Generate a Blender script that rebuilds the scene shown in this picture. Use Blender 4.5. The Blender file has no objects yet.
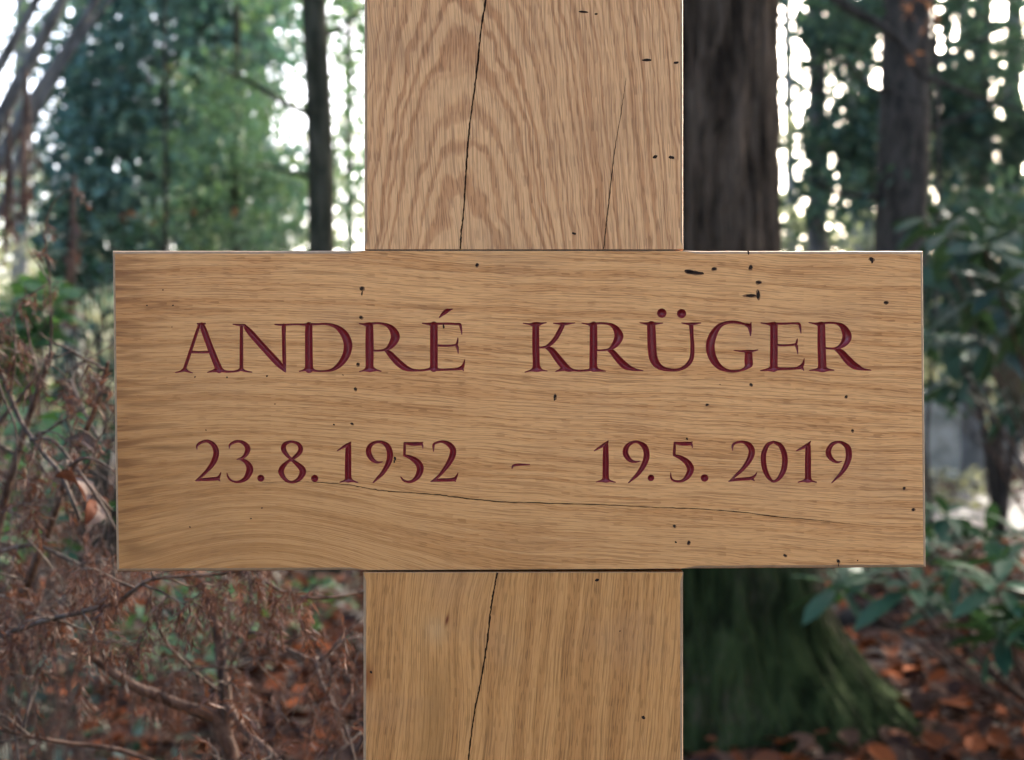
import bpy, math, random
import numpy as np
from mathutils import Vector, Matrix, noise as mnoise

R = math.radians
scene = bpy.context.scene
col = scene.collection
H = 1.0            # camera height
FPX = 1236.0       # focal length in pixels of a 1024 wide frame
S = 0.0005         # one photo pixel on the board = half a millimetre
D = FPX * S        # distance of the board front


def at(px, py, d):
    return Vector(((px - 512) / FPX * d, d, H + (380 - py) / FPX * d))


# ------------------------------------------------------------------ object helpers
def tag(o, label=None, cat=None, group=None, kind=None):
    if label: o['label'] = label
    if cat: o['category'] = cat
    if group: o['group'] = group
    if kind: o['kind'] = kind
    return o


def empty(name, loc, label, cat, group=None):
    o = bpy.data.objects.new(name, None)
    col.objects.link(o)
    o.location = loc
    o.empty_display_size = 0.05
    return tag(o, label, cat, group)


def link_mesh(name, me, mats, parent=None, loc=None):
    for m in (mats if isinstance(mats, (list, tuple)) else [mats]):
        me.materials.append(m)
    o = bpy.data.objects.new(name, me)
    col.objects.link(o)
    if parent is not None:
        o.parent = parent
        if loc is None:
            loc = -Vector(parent.location)      # mesh given in world coordinates
        o.location = loc
    elif loc is not None:
        o.location = loc
    return o


def copy_tree(o, parent=None):
    c = o.copy()
    col.objects.link(c)
    if parent is not None:
        c.parent = parent
    for ch in list(o.children):
        copy_tree(ch, c)
    return c


class MB:
    """collects geometry with material indices, built as one mesh"""
    def __init__(self):
        self.v, self.f, self.m = [], [], []
        self.n = 0

    def add(self, verts, faces, mat=0):
        b = self.n
        self.v.extend([tuple(p) for p in verts])
        self.n += len(verts)
        for f in faces:
            self.f.append([i + b for i in f])
            self.m.append(mat)

    def tube(self, pts, radii, sides=8, mat=0, smooth=4, cap=True):
        if smooth > 1 and len(pts) > 2:
            pts, radii = cr_tube(pts, radii, smooth)
        pts = [Vector(p) for p in pts]
        n = len(pts)
        up = Vector((0.31, 0.17, 0.93)).normalized()
        verts, faces = [], []
        prev = None
        for i, p in enumerate(pts):
            t = (pts[min(i + 1, n - 1)] - pts[max(i - 1, 0)])
            if t.length < 1e-9: t = Vector((0, 0, 1))
            t.normalize()
            if prev is None:
                a = t.cross(up)
                if a.length < 1e-3: a = t.cross(Vector((1, 0, 0)))
            else:
                a = prev - t * prev.dot(t)
            a.normalize()
            prev = a
            b = t.cross(a)
            for k in range(sides):
                an = 2 * math.pi * k / sides
                verts.append(p + (a * math.cos(an) + b * math.sin(an)) * radii[i])
        for i in range(n - 1):
            for k in range(sides):
                k2 = (k + 1) % sides
                faces.append((i * sides + k, i * sides + k2, (i + 1) * sides + k2, (i + 1) * sides + k))
        if cap:
            faces.append(tuple(range(sides))[::-1])
            faces.append(tuple((n - 1) * sides + k for k in range(sides)))
        self.add(verts, faces, mat)

    def build(self, name, mats, parent=None, smooth=True, loc=None):
        me = bpy.data.meshes.new(name)
        me.from_pydata(self.v, [], self.f)
        me.polygons.foreach_set('material_index', self.m)
        if smooth:
            me.polygons.foreach_set('use_smooth', [True] * len(self.f))
        me.update()
        return link_mesh(name, me, mats, parent, loc)


def cr_tube(pts, radii, k):
    a = np.array([list(p) + [r] for p, r in zip(pts, radii)], float)
    o = cr(a, k)
    return [Vector(q[:3]) for q in o], [max(q[3], 1e-5) for q in o]


def cr(a, k):
    """Catmull-Rom resampling"""
    a = np.asarray(a, float)
    n = len(a)
    if n < 3:
        return a
    e = np.vstack([2 * a[0] - a[1], a, 2 * a[-1] - a[-2]])
    out = []
    for i in range(n - 1):
        p0, p1, p2, p3 = e[i:i + 4]
        for j in range(k):
            t = j / k
            out.append(0.5 * ((2 * p1) + (-p0 + p2) * t + (2 * p0 - 5 * p1 + 4 * p2 - p3) * t * t + (-p0 + 3 * p1 - 3 * p2 + p3) * t ** 3))
    out.append(a[-1])
    return np.array(out)


def array_mesh(name, verts, quads=None, tris=None, smooth=False, mats=None):
    """mesh from numpy arrays"""
    me = bpy.data.meshes.new(name)
    quads = np.zeros((0, 4), int) if quads is None else np.asarray(quads, int)
    tris = np.zeros((0, 3), int) if tris is None else np.asarray(tris, int)
    loops = np.concatenate([quads.ravel(), tris.ravel()]).astype(np.int32)
    nq, nt_ = len(quads), len(tris)
    starts = np.concatenate([np.arange(nq) * 4, nq * 4 + np.arange(nt_) * 3]).astype(np.int32)
    me.vertices.add(len(verts))
    me.vertices.foreach_set('co', np.asarray(verts, np.float32).ravel())
    me.loops.add(len(loops))
    me.loops.foreach_set('vertex_index', loops)
    me.polygons.add(nq + nt_)
    me.polygons.foreach_set('loop_start', starts)
    if smooth:
        me.polygons.foreach_set('use_smooth', np.ones(nq + nt_, bool))
    me.update(calc_edges=True)
    me.validate()
    return me


# ------------------------------------------------------------------ leaf scattering
def leaf_template(width=0.5, droop=0.12, fold=0.08, shape=(0.0, 0.8, 1.0, 0.75, 0.0), cuts=(0, .22, .5, .78, 1)):
    v, f = [], []
    rows = []
    for t, s in zip(cuts, shape):
        z = -droop * t * t
        w = width * 0.5 * s
        if s == 0.0:
            rows.append([len(v)]); v.append((0, t, z))
        else:
            rows.append([len(v), len(v) + 1, len(v) + 2])
            v += [(-w, t, z + fold * s), (0, t, z), (w, t, z + fold * s)]
    tri, quad = [], []
    for a, b in zip(rows[:-1], rows[1:]):
        if len(a) == 1 and len(b) == 3:
            tri += [(a[0], b[1], b[0]), (a[0], b[2], b[1])]
        elif len(a) == 3 and len(b) == 3:
            quad += [(a[0], a[1], b[1], b[0]), (a[1], a[2], b[2], b[1])]
        elif len(a) == 3 and len(b) == 1:
            tri += [(a[0], a[1], b[0]), (a[1], a[2], b[0])]
    return np.array(v, float), np.array(quad, int).reshape(-1, 4), np.array(tri, int).reshape(-1, 3)


T_OVAL = leaf_template(0.5)
T_SIMPLE = leaf_template(0.5, 0.1, 0.06, (0.0, 1.0, 0.0), (0, .45, 1))
T_NARROW = leaf_template(0.3, 0.22, 0.03, (0.0, 0.75, 1.0, 0.85, 0.0), (0, .25, .5, .75, 1))
T_NEEDLE = leaf_template(0.16, 0.15, 0.0, (0.0, 1.0, 0.0), (0, .4, 1))


def unit(a):
    return a / np.maximum(np.linalg.norm(a, axis=1, keepdims=True), 1e-9)


def scatter(tmpl, pos, dirs, nrm, size, wscale=None):
    tv, tq, tt = tmpl
    pos = np.asarray(pos, float)
    y = unit(np.asarray(dirs, float))
    n = np.asarray(nrm, float)
    x = unit(np.cross(y, n) + 1e-6)
    z = np.cross(x, y)
    size = np.asarray(size, float).reshape(-1, 1, 1)
    if wscale is None: wscale = 1.0
    else: wscale = np.asarray(wscale, float).reshape(-1, 1, 1)
    V = pos[:, None, :] + size * (tv[None, :, 0:1] * x[:, None, :] * wscale + tv[None, :, 1:2] * y[:, None, :] + tv[None, :, 2:3] * z[:, None, :])
    N, m = len(pos), len(tv)
    off = (np.arange(N) * m)[:, None, None]
    q = (tq[None] + off).reshape(-1, 4) if len(tq) else None
    t = (tt[None] + off).reshape(-1, 3) if len(tt) else None
    return V.reshape(-1, 3), q, t


def leaves_obj(name, tmpl, pos, dirs, nrm, size, mat, parent=None, wscale=None, loc=None):
    v, q, t = scatter(tmpl, pos, dirs, nrm, size, wscale)
    me = array_mesh(name, v, q, t, smooth=True)
    return link_mesh(name, me, mat, parent, loc)


def crown_points(rs, blobs, per, leaf, spread, flat=0.7, droop=0.3, shell=0.35):
    """blobs: list of (center, (rx,ry,rz), nclumps). Returns leaf arrays gathered in clumps."""
    P, Dr, N, Sz = [], [], [], []
    for c, r, k in blobs:
        d = rs.normal(size=(k, 3)); d /= np.linalg.norm(d, axis=1, keepdims=True)
        rad = rs.uniform(0, 1, (k, 1)) ** shell
        cc = np.array(c) + d * rad * np.array(r)
        for j in range(k):
            m = max(3, int(per * rs.uniform(0.4, 1.6)))
            off = rs.normal(size=(m, 3)) * spread * np.array([1, 1, flat]) * rs.uniform(0.6, 1.3)
            dd = rs.normal(size=(m, 3)) + d[j] * 0.9 + np.array([0, 0, -droop])
            P.append(cc[j] + off); Dr.append(dd)
            N.append(rs.normal(size=(m, 3)) * 0.6 + np.array([0, 0, 1.0]))
            Sz.append(leaf * rs.uniform(0.6, 1.3, m))
    return np.vstack(P), np.vstack(Dr), np.vstack(N), np.concatenate(Sz)


# ------------------------------------------------------------------ shader helpers
class E:
    """expression that becomes Math nodes"""
    nt = None

    def __init__(self, s): self.s = s

    @staticmethod
    def op(name, *a):
        n = E.nt.nodes.new('ShaderNodeMath'); n.operation = name
        for i, x in enumerate(a):
            if isinstance(x, E): E.nt.links.new(x.s, n.inputs[i])
            else: n.inputs[i].default_value = float(x)
        return E(n.outputs[0])

    def __add__(s, o): return E.op('ADD', s, o)
    __radd__ = __add__
    def __sub__(s, o): return E.op('SUBTRACT', s, o)
    def __rsub__(s, o): return E.op('SUBTRACT', o, s)
    def __mul__(s, o): return E.op('MULTIPLY', s, o)
    __rmul__ = __mul__
    def __truediv__(s, o): return E.op('DIVIDE', s, o)
    def __neg__(s): return E.op('MULTIPLY', s, -1)


def e_exp(x): return E.op('EXPONENT', x)
def e_sqrt(x): return E.op('SQRT', x)
def e_sin(x): return E.op('SINE', x)
def e_gauss(x, w): return e_exp(-((x / w) * (x / w)))
def e_clamp(x):
    r = E.op('ADD', x, 0.0); r.s.node.use_clamp = True
    return r


def e_ss(x, a, b):
    n = E.nt.nodes.new('ShaderNodeMapRange'); n.interpolation_type = 'SMOOTHSTEP'
    E.nt.links.new(x.s, n.inputs[0])
    n.inputs[1].default_value = a; n.inputs[2].default_value = b
    return E(n.outputs[0])


def e_noise(x, y, z=0.0, detail=2.0, rough=0.5):
    c = E.nt.nodes.new('ShaderNodeCombineXYZ')
    for i, q in enumerate((x, y, z)):
        if isinstance(q, E): E.nt.links.new(q.s, c.inputs[i])
        else: c.inputs[i].default_value = q
    n = E.nt.nodes.new('ShaderNodeTexNoise')
    n.inputs['Scale'].default_value = 1.0
    n.inputs['Detail'].default_value = detail
    n.inputs['Roughness'].default_value = rough
    E.nt.links.new(c.outputs[0], n.inputs['Vector'])
    return E(n.outputs['Fac'] if 'Fac' in n.outputs else n.outputs[0])


def e_mix(f, a, b):
    """colour mix, a/b sockets or rgb tuples"""
    n = E.nt.nodes.new('ShaderNodeMix'); n.data_type = 'RGBA'; n.clamp_factor = True
    if isinstance(f, E): E.nt.links.new(f.s, n.inputs[0])
    else: n.inputs[0].default_value = f
    for i, q in ((6, a), (7, b)):
        if isinstance(q, tuple): n.inputs[i].default_value = (*q, 1)
        else: E.nt.links.new(q, n.inputs[i])
    return n.outputs[2]


def new_mat(name):
    m = bpy.data.materials.new(name); m.use_nodes = True
    nt = m.node_tree; nt.nodes.clear()
    out = nt.nodes.new('ShaderNodeOutputMaterial')
    b = nt.nodes.new('ShaderNodeBsdfPrincipled')
    nt.links.new(b.outputs[0], out.inputs[0])
    E.nt = nt
    return m, nt, b, out


def coords(nt, kind='Object'):
    tc = nt.nodes.new('ShaderNodeTexCoord')
    sx = nt.nodes.new('ShaderNodeSeparateXYZ')
    nt.links.new(tc.outputs[kind], sx.inputs[0])
    return E(sx.outputs[0]), E(sx.outputs[1]), E(sx.outputs[2])


def set_bump(nt, b, h, strength, dist):
    bm = nt.nodes.new('ShaderNodeBump')
    bm.inputs['Strength'].default_value = strength
    bm.inputs['Distance'].default_value = dist
    nt.links.new(h.s, bm.inputs['Height'])
    nt.links.new(bm.outputs[0], b.inputs['Normal'])


# ------------------------------------------------------------------ wood
def wood_material(name, kind):
    m, nt, b, out = new_mat(name)
    ox, oy, oz = coords(nt)
    X = ox / S + 512.0          # units: half millimetres across the face
    Y = 380.0 - oz / S
    Z = oy / S
    if kind == 'bar':
        big = (e_noise(X / 190, Y / 70, Z / 90, 2) - 0.5) * 20
        mid = (e_noise(X / 48, Y / 17 + 7, Z / 60, 2) - 0.5) * 3.4
        dx = X - 330.0
        slope = (e_sqrt(dx * dx + 6400.0) + dx) * 0.5 * 0.055
        arch = e_gauss(X - 262.0, 125.0) * e_exp((Y - 575.0) / 70.0) * 88.0
        F = Y - slope + arch + big * (0.8 - e_gauss(X - 262.0, 160.0) * 0.4) + mid
        A = X                                                   # along the grain
        band = e_noise(F / 8.5, A / 300, Z / 40, 2.0, 0.6)
        bandw = e_noise(F / 30, A / 500, 3.0, 1.5)
        fibre = e_noise(F / 2.3, A / 45, Z / 10, 1.5, 0.6)
        pore = e_noise(F / 1.05, A / 13, Z / 6, 0.0, 0.5)
        longp = e_noise(F / 1.25, A / 95, Z / 6, 1.0, 0.5)
        light, dark, porec = (0.690, 0.345, 0.136), (0.515, 0.218, 0.074), (0.200, 0.072, 0.024)
        pa, pb, pstr = 0.555, 0.645, 0.46
    elif kind == 'upper':
        wob = (e_noise(X / 70, Y / 95, Z / 90, 2, 0.5) - 0.5) * 17
        wob2 = (e_noise(X / 15, Y / 34, 4.0, 2) - 0.5) * 9
        dx = X - 462.0 - (Y - 120.0) * 0.03 + (e_noise(Y / 120, 2.0, 0.0, 1) - 0.5) * 30
        w = (980.0 - Y) * 0.20
        F = e_sqrt(dx * dx * 2.4 + w * w) + wob * e_gauss(dx, 150.0) + wob2
        A = Y + X * 0.06
        band = e_noise(F / 7.0, A / 900, Z / 60, 1.5, 0.5)
        bandw = e_noise(F / 30, 1.0, 3.0, 1.5)
        Fx = X - Y * 0.055 + (e_noise(X / 60, Y / 130, 1.0, 2) - 0.5) * 12
        fibre = e_noise(Fx / 2.4, A / 60, Z / 10, 1.5, 0.6)
        pore = e_noise(Fx / 1.15, A / 17, Z / 6, 0.0, 0.5)
        longp = e_noise(Fx / 1.3, A / 110, Z / 6, 1.0, 0.5)
        light, dark, porec = (0.690, 0.372, 0.172), (0.470, 0.210, 0.088), (0.210, 0.090, 0.042)
        pa, pb, pstr = 0.555, 0.645, 0.54
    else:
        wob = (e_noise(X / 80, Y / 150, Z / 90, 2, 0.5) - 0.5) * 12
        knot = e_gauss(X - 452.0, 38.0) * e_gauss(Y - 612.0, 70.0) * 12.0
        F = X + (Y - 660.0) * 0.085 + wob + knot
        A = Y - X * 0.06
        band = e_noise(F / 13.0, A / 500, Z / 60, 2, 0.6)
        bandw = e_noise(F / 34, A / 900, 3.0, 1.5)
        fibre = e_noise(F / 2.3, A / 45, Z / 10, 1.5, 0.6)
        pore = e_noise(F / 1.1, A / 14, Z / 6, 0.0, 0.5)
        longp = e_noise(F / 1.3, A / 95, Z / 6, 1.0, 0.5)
        light, dark, porec = (0.540, 0.254, 0.086), (0.395, 0.167, 0.052), (0.135, 0.058, 0.018)  # golden oak tone, darkened overall to imitate dimming down the post
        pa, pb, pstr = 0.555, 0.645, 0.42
    bands = e_ss(band, 0.45, 0.62) * (0.55 + bandw * 0.9)
    c = e_mix(bands * ((0.56 if kind == 'upper' else 0.38) + fibre * 0.6), light, dark)
    if kind == 'bar':
        c = e_mix(bands * e_clamp(arch / 55.0) * 0.55, c, (0.330, 0.140, 0.050))
    c = e_mix(e_ss(fibre, 0.38, 0.68) * 0.34, c, dark)
    c = e_mix(e_ss(longp, 0.51, 0.64) * 0.42, c, porec)
    pore_m = e_ss(pore, pa, pb) * (0.45 + bands * 0.55)
    c = e_mix(pore_m * pstr, c, porec)
    patch = e_noise(X / 130, Y / 75, 9.0, 2)
    c = e_mix(e_ss(patch, 0.5, 0.75) * 0.28, c, (0.36, 0.185, 0.09))
    if kind == 'bar':
        # brown tannin streaks running in from the left end, and two soft smudges
        st = e_noise(F / 7.0, A / 75, 17.0, 2)
        left = e_exp((112.0 - X) / 52.0) * (0.75 + e_gauss(Y - 478.0, 55.0) * 0.9)
        c = e_mix(e_clamp(left * 0.58), c, (0.31, 0.125, 0.042))
        c = e_mix(e_ss(st, 0.44, 0.64) * left * 0.95, c, (0.130, 0.042, 0.015))
        sm = e_gauss(X - 132.0, 12.0) * e_gauss(Y - 549.0, 9.0) + e_gauss(X - 150.0, 14.0) * e_gauss(Y - 551.0, 5.0) * 0.6 \
            + e_gauss(X - 158.0, 22.0) * e_gauss(Y - 447.5, 2.2) * 1.0
        c = e_mix(sm * 0.75, c, (0.11, 0.045, 0.018))
        warm = e_ss((Y - X * 0.35), 130.0, 520.0)  # orange varnish tone, with light falling off to lower left painted in
        c = e_mix(warm * 0.48, c, (0.36, 0.165, 0.050))
    if kind == 'lower':
        rust = e_gauss(X - 366.0, 9.0) * e_gauss(Y - 678.0, 15.0)
        c = e_mix(rust * 0.9, c, (0.20, 0.055, 0.012))
        pale = e_gauss(X - 436.0, 12.0) * e_gauss(Y - 630.0, 14.0)
        c = e_mix(pale * 0.35, c, (0.50, 0.31, 0.15))
        brn = e_gauss(X - 436.0 + (Y - 700.0) * 0.1, 16.0) * e_ss(Y, 640.0, 690.0)
        c = e_mix(brn * 0.45, c, (0.22, 0.095, 0.026))
        red = e_gauss(X - 447.0 + (Y - 620.0) * 0.2, 1.8) * e_gauss(Y - 620.0, 6.0)
        c = e_mix(red, c, (0.12, 0.025, 0.008))
    nt.links.new(c, b.inputs['Base Color'])
    b.inputs['Roughness'].default_value = 0.6
    b.inputs['Specular IOR Level'].default_value = 0.15
    set_bump(nt, b, pore_m * -1.0 + fibre * 0.35, 0.35, 0.0004)
    return m


def plain(name, rgb, rough=0.8, spec=0.3):
    m, nt, b, out = new_mat(name)
    ox, oy, oz = coords(nt)
    n = e_noise(ox * 900, oy * 900, oz * 900, 3)
    c = e_mix(n, tuple(x * 0.75 for x in rgb), tuple(min(1, x * 1.25) for x in rgb))
    nt.links.new(c, b.inputs['Base Color'])
    b.inputs['Roughness'].default_value = rough
    b.inputs['Specular IOR Level'].default_value = spec
    return m


def bark(name, c1, c2, sx=22, sz=3.5, moss=None, moss_h=1.0, bump=0.012):
    m, nt, b, out = new_mat(name)
    ox, oy, oz = coords(nt)
    w = (e_noise(ox * 7, oy * 7, oz * 3, 3) - 0.5) * 0.14
    n = e_noise((ox + w) * sx, (oy + w) * sx, oz * sz, 5, 0.62)
    n2 = e_noise(ox * 90, oy * 90, oz * 30, 3)
    k = e_ss(n, 0.36, 0.64)
    c = e_mix(k * 0.8 + n2 * 0.25, c1, c2)
    big = e_noise(ox * 3, oy * 3, oz * 1.6, 3)
    if moss:
        hm = e_clamp((moss_h - oz) / moss_h * 1.3)
        mm = e_ss(big + (n2 - 0.5) * 0.5 + hm * 0.40, 0.55, 0.86) * e_ss(hm, 0.0, 0.25)
        mc = e_mix(k * 0.85 + (n2 - 0.5) * 0.5, moss[0], moss[1])
        c = e_mix(mm * 0.93, c, mc)
    nt.links.new(c, b.inputs['Base Color'])
    b.inputs['Roughness'].default_value = 0.95
    b.inputs['Specular IOR Level'].default_value = 0.02
    set_bump(nt, b, n + n2 * 0.25, 1.0, bump)
    return m


def leafmat(name, cols, rough=0.45, trans=0.35, tcol=None, spec=0.5):
    """per-leaf random colour, some light through the blade"""
    m, nt, b, out = new_mat(name)
    geo = nt.nodes.new('ShaderNodeNewGeometry')
    rnd = nt.nodes.new('ShaderNodeValToRGB')
    el = rnd.color_ramp.elements
    while len(el) < len(cols): el.new(0.5)
    for i, cc in enumerate(cols):
        el[i].position = i / max(1, len(cols) - 1)
        el[i].color = (*cc, 1)
    nt.links.new(geo.outputs['Random Per Island'], rnd.inputs[0])
    ox, oy, oz = coords(nt)
    n = e_noise(ox * 70, oy * 70, oz * 70, 2)
    dk = e_mix(n * 0.5, rnd.outputs[0], tuple(0.5 * x for x in cols[0]))
    nt.nodes.remove(b)
    df = nt.nodes.new('ShaderNodeBsdfDiffuse'); nt.links.new(dk, df.inputs[0])
    cur = df.outputs[0]
    if trans > 0:
        tr = nt.nodes.new('ShaderNodeBsdfTranslucent')
        nt.links.new(e_mix(0.7, rnd.outputs[0], tcol) if tcol else dk, tr.inputs[0])
        ms = nt.nodes.new('ShaderNodeMixShader'); ms.inputs[0].default_value = trans
        nt.links.new(cur, ms.inputs[1]); nt.links.new(tr.outputs[0], ms.inputs[2])
        cur = ms.outputs[0]
    gl = nt.nodes.new('ShaderNodeBsdfGlossy'); gl.inputs['Roughness'].default_value = rough
    ms = nt.nodes.new('ShaderNodeMixShader'); ms.inputs[0].default_value = spec * 0.08
    nt.links.new(cur, ms.inputs[1]); nt.links.new(gl.outputs[0], ms.inputs[2])
    nt.links.new(ms.outputs[0], out.inputs[0])
    return m


M = {}
M['bar'] = wood_material('oak_crossbar', 'bar')
M['upper'] = wood_material('oak_post_upper', 'upper')
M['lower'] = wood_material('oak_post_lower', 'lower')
m, nt, b, out = new_mat('oak_chamfer')
ox, oy, oz = coords(nt)
n = e_noise(ox * 300, oy * 300, oz * 300, 3)
nt.links.new(e_mix(n, (0.22, 0.130, 0.070), (0.36, 0.240, 0.150)), b.inputs['Base Color'])
b.inputs['Roughness'].default_value = 0.6
b.inputs['Specular IOR Level'].default_value = 0.08
M['edge'] = m
M['speck'] = plain('dark_speck', (0.026, 0.016, 0.012), 0.95, 0.05)
M['stain'] = plain('hole_stain', (0.20, 0.092, 0.042), 0.8, 0.1)
M['crack'] = plain('crack_dark', (0.022, 0.011, 0.006), 0.95, 0.05)
m, nt, b, out = new_mat('red_letter_paint')
ox, oy, oz = coords(nt)
n = e_noise(ox * 1500, oy * 1500, oz * 700, 3)
nt.links.new(e_mix(e_ss(n, 0.3, 0.75), (0.200, 0.006, 0.011), (0.125, 0.004, 0.008)), b.inputs['Base Color'])
b.inputs['Roughness'].default_value = 0.36
b.inputs['Specular IOR Level'].default_value = 0.45
b.inputs['Coat Weight'].default_value = 0.12
b.inputs['Coat Roughness'].default_value = 0.3
set_bump(nt, b, n, 0.4, 0.0003)
M['red'] = m
M['bark_big'] = bark('bark_furrowed', (0.005, 0.0036, 0.0026), (0.085, 0.062, 0.044), 25, 3.0,
                     ((0.005, 0.009, 0.003), (0.026, 0.042, 0.013)), 1.25, 0.02)
M['bark_dark'] = bark('bark_dark', (0.013, 0.011, 0.0095), (0.050, 0.043, 0.036), 24, 6)
M['bark_grey'] = bark('bark_grey', (0.045, 0.043, 0.040), (0.13, 0.125, 0.115), 20, 6)
M['bark_green'] = bark('bark_greenish', (0.013, 0.014, 0.009), (0.050, 0.048, 0.033), 22, 6)
M['twig'] = bark('twig_grey', (0.026, 0.021, 0.018), (0.105, 0.088, 0.076), 160, 60, bump=0.001)
M['twig_dark'] = bark('twig_brown', (0.030, 0.020, 0.016), (0.10, 0.07, 0.055), 160, 60, bump=0.001)
M['yew'] = leafmat('leaf_yew', [(0.030, 0.082, 0.070), (0.075, 0.165, 0.140), (0.160, 0.290, 0.220)], 0.55, 0.25, (0.07, 0.16, 0.08))
M['conifer'] = leafmat('leaf_conifer', [(0.034, 0.088, 0.056), (0.080, 0.165, 0.070), (0.170, 0.260, 0.085)], 0.5, 0.3, (0.08, 0.15, 0.06))
M['dark_leaf'] = leafmat('leaf_dark', [(0.018, 0.042, 0.034), (0.034, 0.070, 0.050), (0.058, 0.105, 0.058)], 0.65, 0.2, (0.06, 0.11, 0.05), 0.12)
M['rhodo'] = leafmat('leaf_rhododendron', [(0.012, 0.040, 0.022), (0.020, 0.058, 0.030), (0.030, 0.080, 0.034)], 0.42, 0.12, (0.08, 0.17, 0.04), 0.22)
M['rhodo_dark'] = leafmat('leaf_rhododendron_dark', [(0.007, 0.022, 0.016), (0.012, 0.034, 0.022), (0.020, 0.050, 0.026)], 0.42, 0.08, (0.05, 0.10, 0.03), 0.22)
M['laurel'] = leafmat('leaf_laurel', [(0.016, 0.055, 0.018), (0.032, 0.088, 0.024), (0.050, 0.115, 0.028)], 0.4, 0.3, (0.07, 0.15, 0.03), 0.4)
M['sunny'] = leafmat('leaf_far_sunny', [(0.060, 0.082, 0.040), (0.105, 0.118, 0.062), (0.145, 0.138, 0.082)], 0.6, 0.4, (0.22, 0.22, 0.11))
M['farwood'] = leafmat('leaf_far_hazy', [(0.070, 0.100, 0.065), (0.120, 0.155, 0.095), (0.18, 0.20, 0.12)], 0.6, 0.35, (0.20, 0.22, 0.10))  # greens made paler to imitate haze over distance
M['bark_far_hazy'] = bark('bark_far_hazy', (0.085, 0.085, 0.078), (0.20, 0.20, 0.185), 20, 6)  # trunk tone lightened, distance haze painted into the colour
M['ivy'] = leafmat('leaf_ivy', [(0.012, 0.040, 0.026), (0.022, 0.062, 0.036), (0.035, 0.085, 0.040)], 0.35, 0.15)
M['dry'] = leafmat('leaf_dry_brown', [(0.008, 0.0045, 0.0036), (0.023, 0.012, 0.0085), (0.046, 0.026, 0.019), (0.15, 0.10, 0.080)], 0.7, 0.15, (0.16, 0.06, 0.03), 0.25)
M['litter'] = leafmat('leaf_litter', [(0.010, 0.0045, 0.003), (0.034, 0.012, 0.0055), (0.230, 0.055, 0.010), (0.030, 0.014, 0.008), (0.110, 0.054, 0.030), (0.015, 0.007, 0.005)], 0.7, 0.12, None, 0.15)
M['deadleaf'] = leafmat('leaf_dead_beech', [(0.06, 0.022, 0.013), (0.07, 0.028, 0.016)], 0.6, 0.1, None, 0.05)
M['paleleaf'] = leafmat('leaf_pale_back', [(0.11, 0.088, 0.078), (0.13, 0.104, 0.09)], 0.7, 0.05, None, 0.0)
M['hang'] = leafmat('leaf_hanging_dead', [(0.040, 0.022, 0.017), (0.065, 0.034, 0.026), (0.10, 0.055, 0.04)], 0.65, 0.2, (0.12, 0.055, 0.035), 0.3)

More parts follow.
